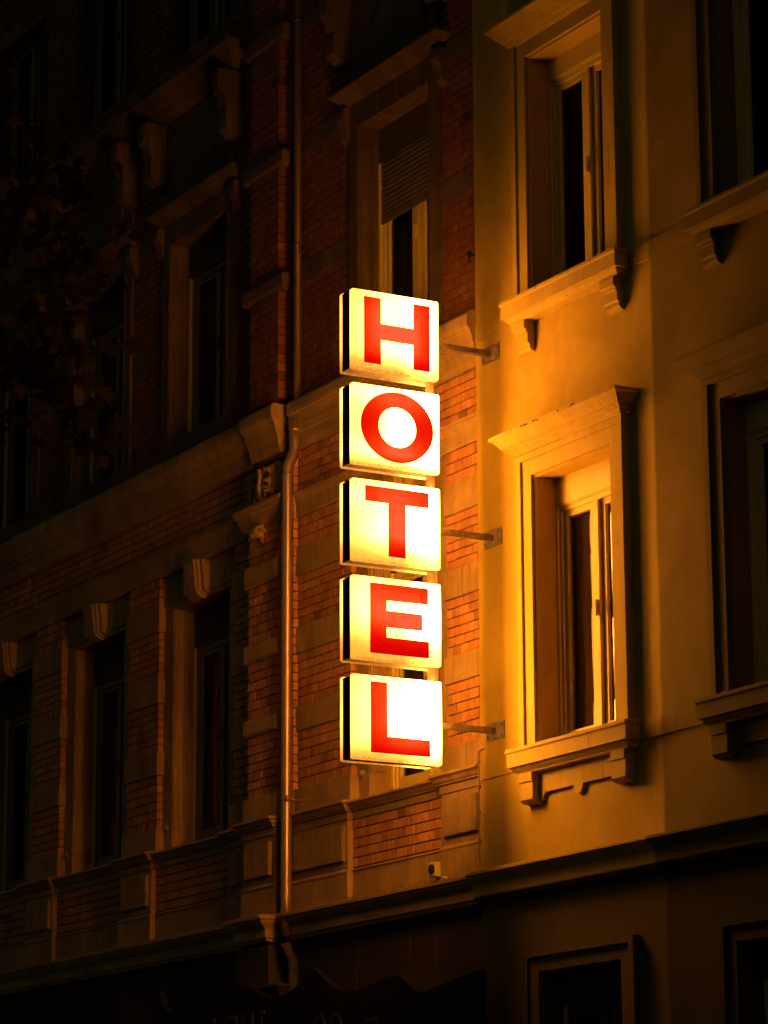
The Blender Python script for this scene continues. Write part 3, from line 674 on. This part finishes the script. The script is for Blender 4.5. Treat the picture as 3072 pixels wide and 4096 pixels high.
# ---- lower window of the brick house
def lower_window(xc, curtain, pane_lit=False):
    w = double_window(BB, 'window', xc, LO, LZ0, LZ1, .43, 7.18, frame=.055, curtain=curtain, mat='white' if pane_lit else None, rail=.07)
    b = MB(); b.box(xc - LO, xc + LO, .42, .55, 7.18, LZ1); b.build('shutter_box', 'boxbrown', w, origin=(xc, .42, 7.18))
    for s_ in (-1, 1): b = MB(); b.box(xc + s_ * (LO - .028), xc + s_ * LO, .41, .4295, LZ0 + .005, 7.179); b.build('shutter_rail', 'white', w, origin=(xc + s_ * LO, .42, LZ0))
    s = MB(); sheet(s, xc - LH - .005, xc + LH + .005, LZ0 - .001, LZB + .003, [(xc - LO, xc + LO, LZ0 - .001, LZ1)], BY + .055, .45)
    for sd in (-1, 1):    # mouldings on the reveal
        for (ya, yb, pr) in ((.215, .235, .016), (.25, .262, .007), (.315, .33, .012), (.345, .356, .006)):
            s.box(xc + sd * LO, xc + sd * (LO - pr), ya, yb, LZ0 + .26, LZ1 - .001)
        s.box(xc + sd * LO, xc + sd * (LO - .012), .215, .36, LZ0 + .22, LZ0 + .2595)
    s.box(xc - LH + .02, xc + LH - .02, BY + .04, BY + .0549, LZ1 + .05, LZ1 + .075)
    s.build('surround', 'stone', w, origin=(xc, BY, LZ0))
    k = MB(); k.extr(xc - .10, xc + .10, [(BY + .055, LZB - .002), (.06, LZB - .002), (.065, LZB - .04), (.09, LZ1 + .06), (.11, LZ1 + .02), (.15, LZ1 - .012), (BY + .054, LZ1 - .016)])
    k.extr(xc - .14, xc - .1005, [(BY + .055, LZB - .002), (.075, LZB - .002), (.09, LZ1 + .04), (BY + .055, LZ1 + .005)])
    k.extr(xc + .1005, xc + .12, [(BY + .055, LZB - .002), (.09, LZB - .002), (.12, LZ1 + .04), (BY + .055, LZ1 + .0)])
    k.extr(xc + .1205, xc + .165, [(BY + .055, LZB - .002), (.12, LZB - .002), (.15, LZ1 + .05), (BY + .055, LZ1 + .02)])
    k.build('keystone', 'stone', w, origin=(xc, 0, LZ1))
    s = MB(); s.extr(xc - LH + .001, xc + LH - .001, [(BY + .051, LZ0 + .002), (BY + .051, 5.14), (.45, 5.14), (.45, LZ0 - .002)]); s.build('sill', 'stone', w, origin=(xc, BY, LZ0))
    t = MB(); t.tube([(xc - .67, BY + .055, LZ0 + .21), (xc - .67, BY + .035, LZ0 + .21)], [.035, .028], 14); t.sphere((xc - .67, BY + .03, LZ0 + .21), .016)
    t.build('shutter_stay', 'steel', w, smooth=True, origin=(xc - .67, BY + .05, LZ0 + .2))
    return w
wa = lower_window(LW[0], .62, True)
wb = lower_window(LW[1], False)
for x in LW[2:]: copy_tree(wb, BB, (x - LW[1], 0, 0))

# ---- upper window of the brick house
def upper_window(xc, shut, curtain):
    w = double_window(BB, 'window', xc, UO, UZ0, UZ1, .345, 10.77, frame=.055, curtain=curtain, mat='white' if shut else None)
    b = MB(); b.box(xc - UO, xc + UO, .325, .45, 10.77, UZ1); b.box(xc - UO + .001, xc + UO - .001, .318, .325, 10.77, 10.782); b.build('shutter_box', 'boxbrown', w, origin=(xc, .325, 10.77))
    for s_ in (-1, 1): b = MB(); b.box(xc + s_ * (UO - .03), xc + s_ * UO, .315, .344, UZ0 + .002, 10.769); b.build('shutter_rail', 'white', w, origin=(xc + s_ * UO, .325, UZ0))
    if shut:
        b = MB(); z = 10.765; n = 12; h = (z - shut) / n
        for k in range(n):
            za = z - (k + 1) * h
            b.extr(xc - UO + .031, xc + UO - .031, [(.342, za + .002), (.336, za + .002), (.3275, za + h * .3), (.3275, za + h * .7), (.336, za + h - .003), (.342, za + h - .003)])
        b.box(xc - UO + .031, xc + UO - .031, .326, .343, shut - .035, shut + .001)
        b.build('roller_shutter', 'slat', w, origin=(xc, .33, shut))
    s = MB(); sheet(s, xc - UH, xc + UH, UZ0 - .14, 11.30, [(xc - UO, xc + UO, UZ0, UZ1)], BY - .03, .36)
    for sd in (-1, 1):
        for (ya, yb, pr) in ((.14, .152, .006), (.16, .172, .006), (.24, .252, .006), (.262, .272, .004)):
            s.box(xc + sd * UO, xc + sd * (UO - pr), ya, yb, UZ0 + .1, UZ1 - .12)
        s.box(xc + sd * (UO + .02), xc + sd * (UO + .035), BY - .036, BY - .0301, UZ0 + .02, UZ1 + .05)
    for (ya, yb) in ((.16, .172), (.25, .262)): s.box(xc - UO + .1, xc + UO - .1, ya, yb, UZ1 - .006, UZ1)
    s.build('surround', 'stone_up', w, origin=(xc, BY, UZ0))
    # entablature over it: shelf, recessed panel, hood
    e = MB()
    e.hood(xc - UH, xc + UH, BY, [(.06, 11.44), (.15, 11.43), (.152, 11.41), (.13, 11.39), (.09, 11.35), (.06, 11.33), (.035, 11.301)])
    e.box(xc - UH + .02, xc + UH - .02, BY - .02, BY + .04, 11.44, 12.34)
    e.slab([(xc - .55, 11.50), (xc + .55, 11.50), (xc + .55, 11.78), (xc, 12.12), (xc - .55, 11.78)], BY - .045, BY - .021)
    e.hood(xc - UH, xc + UH, BY, [(.1, 12.62), (.27, 12.60), (.275, 12.56), (.24, 12.53), (.18, 12.46), (.15, 12.44), (.12, 12.38), (.05, 12.341)])
    e.build('entablature', 'stone_up', w, origin=(xc, BY, 11.3))
    for sd in (-1, 1):
        c = MB(); xa, xb = xc + sd * .80 - .075, xc + sd * .80 + .075
        c.extr(xa, xb, [(BY, 12.34), (-.10, 12.34), (-.105, 12.25), (-.07, 12.1), (-.03, 11.98), (-.045, 11.9), (-.04, 11.78), (.02, 11.72), (.09, 11.70), (BY, 11.69)])
        c2 = MB(); c2.extr(xa + .015, xb - .015, [(BY, 11.29), (.06, 11.285), (.05, 11.2), (.09, 11.1), (.10, 11.02), (BY, 10.98)])
        for q in range(4): c.box(xa + .012 + q * .034, xa + .03 + q * .034, -.115 + .0, -.05, 12.12, 12.33)
        c2.build('bracket', 'stone_up', w, origin=(xc + sd * .8, BY, 10.98))
        c.build('console', 'stone_up', w, origin=(xc + sd * .8, BY, 11.7))
    return w
ua = upper_window(UW[0], 10.25, .48)
ub = upper_window(UW[1], None, False)
for x in UW[2:]: copy_tree(ub, BB, (x - UW[1], 0, 0))
# attic windows beyond the frame
for x in UW: double_window(BB, 'attic_window', x, .6, 13.0, 14.6, .3, 14.6, curtain=False)
b = MB(); b.extr(XE, XR, [(BY + .05, 15.2), (BY, 15.2), (-.05, 15.3), (-.1, 15.5), (-.3, 15.6), (-.35, 15.75), (BY + .05, 15.76)]); b.build('eaves_cornice', 'stone_up', BB)

# ---- drainpipe (upper run, swan neck, lower run)
px_ = -23.03
b = MB(); b.tube([(px_ + .04, .075, 8.90), (px_ + .04, .075, 15.3)], .0345, 24)
for z in (10.30, 12.4, 14.2): b.tube([(px_ + .04, .075, z - .012), (px_ + .04, .075, z + .012)], .041, 24)
b.box(px_ + .075, px_ + .16, .062, .068, 10.20, 10.215)
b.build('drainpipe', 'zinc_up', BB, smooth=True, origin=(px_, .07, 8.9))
b = MB()
path = []
for (y, z) in [(.068, 8.72), (.068, 8.50), (.068, 8.47), (.064, 8.44), (.055, 8.41), (.04, 8.375), (.02, 8.335), (.01, 8.31), (.003, 8.28), (.0, 8.25), (.0, 8.2)]: path.append((px_, y, z))
path += [(px_, 0, z) for z in (7, 6, 5, 4.55, 4.25)]
b.tube(path, [.052] + [.047] * 15, 32)
b.tube([(px_, .068, 8.64), (px_, .068, 8.615)], .053, 32)
for z in (8.215, 5.40): b.tube([(px_, 0, z - .013), (px_, 0, z + .013)], .0515, 32)
b.box(px_ + .045, px_ + .07, -.035, -.015, 5.375, 5.425); b.box(px_ + .05, px_ + .24, .085, .092, 5.375, 5.385); b.tube([(px_, .04, 5.40), (px_, B1 + .02, 5.40)], .008, 8)
b.build('drainpipe', 'zinc', BB, smooth=True, origin=(px_, 0, 4.2))
b = MB(); b.tube([(px_, 0, 4.2), (px_, .01, 4.16), (px_, .04, 4.1), (px_, .065, 4.06), (px_, .07, 4.0), (px_, .07, 2.5), (px_, .07, .2)], .045, 24)
b.tube([(px_, .07, 3.985), (px_, .07, 4.01)], .050, 24)
b.build('drainpipe', 'boxbrown', BB, smooth=True, origin=(px_, .07, .2))  # lowest run coloured dark to stand for the dim light below the ledge
# weeds / dirt tufts on the ledge are part of the ledge
b = MB()
for k in range(90):
    x = random.uniform(-22.1, -20.25); h = random.uniform(.01, .045) * (1.6 if random.random() < .15 else 1)
    y = random.uniform(-.04, .02); dx = random.gauss(0, .012)
    b.quad((x - .003, y, 4.447), (x + .003, y, 4.447), (x + dx, y - .01, 4.447 + h))
o = b.build('weeds', 'leaf', None, tint=True, fix=False); tag(o, 'dry weeds sprouting along the stone ledge under the brick apron', 'weeds', kind='stuff')

# ================================================================== HOTEL SIGN
XS = -19.68
HS = thing('hotel_sign', (XS, -.5, 5.17), 'tall lit sign of five stacked square boxes spelling HOTEL in red letters', 'hotel sign')
Y0, Y1 = -1.279, -.526
HZ = [(8.136, 8.764), (7.399, 8.026), (6.660, 7.287), (5.920, 6.549), (5.178, 5.806)]
HZ = [(1.6 + (a - 1.6) * .99755, 1.6 + (c - 1.6) * .99755) for a, c in HZ]
def rounded(y0, y1, z0, z1, r, n=5):
    pts = []
    for (cy, cz, a0) in ((y1 - r, z1 - r, 0), (y0 + r, z1 - r, 90), (y0 + r, z0 + r, 180), (y1 - r, z0 + r, 270)):
        for k in range(n + 1):
            t = math.radians(a0 + 90 * k / n); pts.append((cy + r * math.cos(t), cz + r * math.sin(t)))
    return pts
def panel(sd, z0, z1):
    """acrylic tray: rounded rim + face, sd = +1 faces the camera side, -1 the far side"""
    b = MB(); xi, xo = XS + sd * .058, XS + sd * .108
    rings = [(xi, 0), (xi + sd * .036, 0), (xi + sd * .044, .003), (xo - sd * .0007, .007), (xo, .012)]
    idx = []
    for x, ins in rings:
        i = len(b.v); P = rounded(Y0 + ins, Y1 - ins, z0 + ins, z1 - ins, .011); b.v += [(x, y, z) for y, z in P]; idx.append(i); n = len(P)
    for a, c in zip(idx, idx[1:]):
        for k in range(n): j = (k + 1) % n; b.f.append((a + k, a + j, c + j, c + k)); b.t.append((1, 1, 1))
    b.f.append(tuple(idx[-1] + k for k in range(n))); b.t.append((1, 1, 1)); b.f.append(tuple(idx[0] + k for k in range(n - 1, -1, -1))); b.t.append((1, 1, 1))
    return b
def ring_el(cy, cz, a, b_, n=64): return [(cy + a * math.cos(2 * pi * k / n), cz + b_ * math.sin(2 * pi * k / n)) for k in range(n)]
KS = .99755
def sy(y): return (y + 12.2) * KS - 12.2
def sz(z): return 1.6 + (z - 1.6) * KS
LET = {
 'H': [[(-1.157, 8.19), (-1.010, 8.19), (-1.010, 8.385), (-.727, 8.385), (-.727, 8.19), (-.582, 8.19), (-.582, 8.713), (-.727, 8.713), (-.727, 8.512), (-1.010, 8.512), (-1.010, 8.713), (-1.157, 8.713)]],
 'T': [[(-.953, 6.713), (-.805, 6.713), (-.805, 7.120), (-.603, 7.120), (-.603, 7.240), (-1.152, 7.240), (-1.152, 7.120), (-.953, 7.120)]],
 'E': [[(-1.113, 5.972), (-.609, 5.972), (-.609, 6.098), (-.972, 6.098), (-.972, 6.175), (-.665, 6.175), (-.665, 6.300), (-.972, 6.300), (-.972, 6.378), (-.613, 6.378), (-.613, 6.502), (-1.113, 6.502)]],
 'L': [[(-1.110, 5.232), (-.605, 5.232), (-.605, 5.357), (-.970, 5.357), (-.970, 5.760), (-1.110, 5.760)]],
}
LET = {k: [[(sy(y), sz(z)) for y, z in P] for P in v] for k, v in LET.items()}
FIELD = {  # tubes behind the acrylic, centred on the box (y, z, ry, rz, gain)
 'H': ([(.0, .10, .26, .30, .85), (.02, -.08, .24, .2, .45), (0, 0, .9, .9, .22)], .13),
 'O': ([(.0, .24, .34, .13, .55), (.02, -.20, .34, .13, .62), (.0, .0, .13, .2, .4), (0, 0, .9, .9, .30)], .08),
 'T': ([(.08, -.06, .24, .17, .65), (.0, .2, .4, .14, .50), (-.12, -.04, .2, .2, .30), (0, 0, .9, .9, .27)], .17),
 'E': ([(.1, .10, .30, .16, .62), (-.22, .16, .2, .2, .35), (.08, -.06, .3, .12, .35), (0, 0, .9, .9, .30)], .22),
 'L': ([(.08, .12, .30, .26, .70), (.1, -.1, .28, .14, .40), (0, 0, .9, .9, .28)], .10),
}
cy_ = (Y0 + Y1) / 2
for i, ch in enumerate('HOTEL'):
    z0, z1 = HZ[i]; cz = (z0 + z1) / 2; spots, zf = FIELD[ch]
    body = MB(); body.box(XS - .0575, XS + .0575, Y0 + .006, Y1 - .008, z0 + .012, z1 - .010)
    body.box(XS - .0605, XS + .0605, Y0 + .003, Y1 - .004, z0 + .007, z0 + .0118)
    for yy in (Y0 + .05, Y1 - .05): body.tube([(XS, yy, z0 + .0069), (XS, yy, z0 + .004)], .007, 8)
    bo = body.build('letter_box', 'body', HS, origin=(XS, cy_, cz))
    ep = MB(); ep.box(XS - .0572, XS + .0572, Y0 + .001, Y0 + .0055, z0 + .013, z1 - .011); ep.build('end_shade_plate', 'end_shade', bo, origin=(XS, Y0, cz))  # black sheet added for the shade on the outward end
    for sd in (1, -1):
        seed_side = sd
        sp2 = [(y, z, a, c, gg) for (y, z, a, c, gg) in spots]
        pm = panel_mat('lit_acrylic_%s%d' % (ch, sd), sp2, i * 1.37 + sd, zf, (.78, 1.2, .98, .85, .95)[i] * (1 if sd > 0 else .76))
        lm = letter_mat('red_acrylic_%s%d' % (ch, sd), sp2, i * 1.37 + sd, zf)
        po = panel(sd, z0, z1).build('light_panel', pm, bo, origin=(XS, cy_, cz))
        xf = XS + sd * .108; l = MB(); xo = xf + sd * .0025
        def loc(y): return y if sd > 0 else 2 * cy_ - y
        if ch == 'O':
            A = ring_el(loc(sy(-.872)), sz(7.716), .315, .274); Bn = ring_el(loc(sy(-.872)), sz(7.716), .1625, .1555); n = len(A)
            i0 = len(l.v); l.v += [(xo, y, z) for y, z in A] + [(xo, y, z) for y, z in Bn] + [(xf, y, z) for y, z in A] + [(xf, y, z) for y, z in Bn]
            for k in range(n):
                j = (k + 1) % n; l.f += [(k, j, n + j, n + k), (k, j, 2 * n + j, 2 * n + k), (n + k, n + j, 3 * n + j, 3 * n + k)]; l.t += [(1, 1, 1)] * 3
        else:
            for P in LET[ch]:
                P = [(loc(y), z) for y, z in P]; n = len(P); i0 = len(l.v)
                l.v += [(xo, y, z) for y, z in P] + [(xf, y, z) for y, z in P]
                l.f.append(tuple(range(n))); l.t.append((1, 1, 1))
                for k in range(n): j = (k + 1) % n; l.f.append((k, j, n + j, n + k)); l.t.append((1, 1, 1))
        l.build('letter', lm, po, origin=(XS, cy_, cz))
b = MB(); b.box(XS - .022, XS + .022, -.575, -.5265, 5.2, 8.74); b.build('post', 'steel', HS)
for z in (8.432, 6.972, 5.486):
    b = MB(); b.box(XS - .022, XS + .022, -.5260, -.012, z - .021, z + .021); b.box(XS - .024, XS + .024, -.12, -.06, z - .023, z + .023)
    a = b.build('support_arm', 'steel', HS, origin=(XS, -.25, z))
    b = MB(); b.box(XS - .11, XS + .135, -.012, 0, z - .066, z + .062); p = b.build('mounting_plate', 'steel', a, origin=(XS, 0, z))
    for (dx, dz) in ((-.085, -.042), (-.085, .040), (.108, -.042), (.108, .040)):
        p_ = (XS + dx, z + dz); b = MB(); b.tube([(p_[0], -.012, p_[1]), (p_[0], -.016, p_[1])], .014, 12); b.tube([(p_[0], -.016, p_[1]), (p_[0], -.026, p_[1])], .009, 6)
        p2 = b
        for v in p2.v: pass
        o = b.build('bolt', 'steel', a, origin=(p_[0], -.012, p_[1]))

# ================================================================== small things on the ledge
SC = thing('security_camera', (-20.5, -.02, 4.447), 'small pale box shaped camera with round lens on the stone ledge below the brick apron', 'camera')
b = MB(); xs0, xs1 = -20.555, -20.455; b.box(xs0, xs1, -.075, -.028, 4.475, 4.585, .004); b.build('body', 'white', SC)
b = MB(); b.tube([(-20.505, -.0751, 4.532), (-20.505, -.088, 4.532)], .037, 20); b.build('lens_hood', 'rubber', SC, smooth=False)
b = MB(); b.sphere((-20.512, -.088, 4.535), .012); b.build('lens', 'glass', SC, smooth=True)
b = MB(); b.box(-20.53, -20.48, -.03, .02, 4.449, 4.475); b.tube([(-20.48, 0, 4.46), (-20.43, -.01, 4.462), (-20.39, -.02, 4.457), (-20.37, -.02, 4.449)], .012, 8); b.build('bracket', 'white', SC)

# ================================================================== shop board at the bottom edge
SB = thing('shop_sign', (-22.2, -.22, 2.9), 'black wavy topped shop board with dull letters, under the brick house ledge', 'shop sign')
top = [(-24.83, 3.93), (-24.78, 3.83), (-24.68, 3.745), (-24.555, 3.715), (-24.3, 3.715), (-24.05, 3.755), (-23.8, 3.81), (-23.55, 3.862), (-23.368, 3.872), (-23.2, 3.85), (-23.0, 3.79), (-22.82, 3.735), (-22.65, 3.718), (-22.45, 3.728), (-22.3, 3.77), (-22.2, 3.82), (-22.13, 3.885), (-22.05, 3.90), (-21.96, 3.875), (-21.8, 3.78), (-21.65, 3.71), (-21.516, 3.675), (-21.3, 3.665), (-21.1, 3.685), (-20.9, 3.722), (-20.729, 3.731), (-20.58, 3.70), (-20.42, 3.61), (-20.279, 3.575), (-20.05, 3.60), (-19.75, 3.64), (-19.46, 3.675)]
def smooth_pts(P):
    out = []
    for i in range(len(P) - 1):
        p0, p1, p2, p3 = P[max(i - 1, 0)], P[i], P[i + 1], P[min(i + 2, len(P) - 1)]
        for k in range(4):
            t = k / 4
            out.append(tuple(.5 * ((2 * p1[c]) + (-p0[c] + p2[c]) * t + (2 * p0[c] - 5 * p1[c] + 4 * p2[c] - p3[c]) * t * t + (-p0[c] + 3 * p1[c] - 3 * p2[c] + p3[c]) * t ** 3) for c in (0, 1)))
    return out + [P[-1]]
tp = smooth_pts(top)
b = MB(); b.slab([(-24.83, 3.0)] + tp + [(-19.46, 3.0)], -.30, -.24); b.build('board', 'board', SB)
for x in (-24.3, -22.6, -20.9, -19.8):
    b = MB(); b.box(x - .02, x + .02, -.239, BY - .03 if x < -19.9 else 0, 3.3, 3.34); b.build('bracket', 'steel', SB)
def glyph(ch, x, zt, h, w, t=.035):
    q = MB(); z0 = zt - h
    def bar(xa, za, xb, zb, t=t):
        d = Vector((xb - xa, zb - za)).normalized(); n_ = Vector((-d.y, d.x)) * t / 2
        q.slab([(xa + n_.x, za + n_.y), (xb + n_.x, zb + n_.y), (xb - n_.x, zb - n_.y), (xa - n_.x, za - n_.y)], -.312, -.3005)
    if ch == 'A': bar(x, z0, x + w / 2, zt); bar(x + w / 2 + .004, zt, x + w, z0); bar(x + w * .25, z0 + h * .35, x + w * .75, z0 + h * .35)
    if ch in 'OD':
        A = ring_el(x + w / 2, z0 + h / 2, w / 2, h / 2, 28); Bn = ring_el(x + w / 2, z0 + h / 2, w / 2 - t, h / 2 - t, 28)
        for k in range(28): j = (k + 1) % 28; q.slab([A[k], A[j], Bn[j], Bn[k]], -.312, -.3005)
    if ch == 'D': bar(x + t / 2, z0, x + t / 2, zt)
    if ch in 'RP': bar(x + t / 2, z0, x + t / 2, zt); bar(x + t, zt - t / 2, x + w, zt - t / 2); bar(x + w - t / 2, zt - t, x + w - t / 2, z0 + h * .5); bar(x + t, z0 + h * .5, x + w, z0 + h * .5)
    if ch == 'R': bar(x + w * .4, z0 + h * .48, x + w, z0)
    if ch in 'IT': bar(x + w / 2, z0, x + w / 2, zt - t)
    if ch in 'IT': bar(x, zt - t / 2, x + w, zt - t / 2)
    return q
for (ch, x, zt, w) in (('A', -23.86, 3.61, .22), ('P', -23.52, 3.615, .2), ('R', -23.22, 3.615, .2), ('I', -22.93, 3.62, .1), ('O', -21.98, 3.52, .2), ('O', -21.72, 3.52, .2), ('T', -21.14, 3.44, .18)):
    glyph(ch, x, zt, .28, w).build('letter', 'gold', SB, origin=(x, -.3, zt - .28))

# ================================================================== street tree, upper left
def campos(px, py, dist):
    d = (F * 12466.27 + R * (px - 1536) - U * (py - 2048)).normalized(); return Vector((0, -D, CAMZ)) + d * dist
cc = campos(-1400, 980, 14.0)
TR = thing('street_tree', (cc.x, cc.y, 0), 'dark leafy street tree whose outer branches hang into the upper left corner', 'tree')
b = MB(); b.tube([(cc.x, cc.y, 0), (cc.x + .02, cc.y, 1.5), (cc.x - .03, cc.y + .04, 3.2), (cc.x + .03, cc.y, cc.z - .6), (cc.x, cc.y, cc.z + 1.0)], [.22, .17, .14, .10, .03], 14)
tips = []
for k in range(34):
    th = random.uniform(0, 2 * pi); ph = random.uniform(-.9, .9); rr = random.uniform(1.2, 1.95)
    e = cc + Vector((math.cos(th) * math.cos(ph), math.sin(th) * math.cos(ph), math.sin(ph) * .9)) * rr
    s0 = Vector((cc.x, cc.y, cc.z + random.uniform(-1.2, .6))); m_ = (s0 + e) / 2 + Vector((0, 0, .12)); b.tube([s0, m_, e], [.035, .02, .006], 6); tips.append((s0, m_, e))
b.build('trunk', 'bark', TR, smooth=True)
lf = MB()
def leaf(c, s, nrm, up, t):
    a = nrm.cross(up)
    if a.length < .01: return
    a.normalize(); u_ = a.cross(nrm).normalized()
    prof = [(0, -.5), (.16, -.42), (.46, -.36), (.34, -.12), (.6, .12), (.32, .12), (.2, .3), (0, .62), (-.2, .3), (-.32, .12), (-.6, .12), (-.34, -.12), (-.46, -.36), (-.16, -.42)]
    lf.tint = t; lf.quad(*[tuple(c + a * x * s + u_ * y * s + nrm * (-.18 * abs(x) * s)) for x, y in prof])
RX, RZ = 2.02, 1.62
clusters = []
for k in range(230):
    d = Vector((random.gauss(0, 1), random.gauss(0, 1), random.gauss(0, 1))).normalized(); r_ = random.uniform(.45, 1.0) ** .5
    clusters.append(cc + Vector((d.x * RX, d.y * RX, d.z * RZ)) * r_)
for (px, py) in ((250, 500), (300, 640), (340, 760), (395, 860), (330, 980), (200, 900), (120, 620), (60, 760), (330, 1130), (350, 1260), (410, 1420), (390, 1520), (340, 1600), (370, 1700), (410, 1760), (250, 1650), (180, 1500), (100, 1300), (230, 1250), (150, 1100), (80, 1000), (40, 1450), (280, 1400)):
    clusters.append(campos(px - 25, py, random.uniform(13.2, 14.4)))
for c0 in clusters:
    t0 = random.uniform(.55, 1.35)
    for k in range(random.randint(9, 16)):
        p = c0 + Vector((random.gauss(0, .085), random.gauss(0, .085), random.gauss(0, .075)))
        nn = Vector((random.gauss(0, 1), random.gauss(0, 1), random.gauss(.5, .8))).normalized()
        t = t0 * random.uniform(.75, 1.25); w_ = random.uniform(0, .5)
        leaf(p, random.uniform(.055, .105), nn, Vector((random.gauss(0, .6), random.gauss(0, .6), -1)), (t * (1 + w_), t, t * .8))
lf.build('crown', 'leaf', TR, tint=True, fix=False)

# ================================================================== night sky, with an unseen town glow added behind the camera to fill the facade
wd = bpy.data.worlds.new('World'); scene.world = wd; wd.use_nodes = True
nt = wd.node_tree; nt.nodes.clear(); out = nt.nodes.new('ShaderNodeOutputWorld'); bg = nt.nodes.new('ShaderNodeBackground')
tc = nt.nodes.new('ShaderNodeTexCoord'); dt = nt.nodes.new('ShaderNodeVectorMath'); dt.operation = 'DOT_PRODUCT'; dt.inputs[1].default_value = Vector((.45, -.85, -.25)).normalized()
nt.links.new(tc.outputs['Generated'], dt.inputs[0])
r = ramp(nt, [(0, (.0050, .0050, .0048)), (.35, (.0050, .0050, .0048)), (1, (.040, .041, .038))])
mr = nt.nodes.new('ShaderNodeMapRange'); mr.inputs['From Min'].default_value = -1; mr.inputs['From Max'].default_value = 1
nt.links.new(dt.outputs['Value'], mr.inputs['Value']); nt.links.new(mr.outputs[0], r.inputs['Fac'])
nt.links.new(r.outputs['Color'], bg.inputs['Color']); bg.inputs['Strength'].default_value = 1.0; nt.links.new(bg.outputs[0], out.inputs[0])

vs = scene.view_settings; vs.view_transform = 'Standard'; vs.look = 'None'; vs.exposure = 0; vs.gamma = 1; vs.use_curve_mapping = False
try:
    scene.cycles.max_bounces = 6; scene.cycles.diffuse_bounces = 1; scene.cycles.use_denoising = True
except Exception: pass
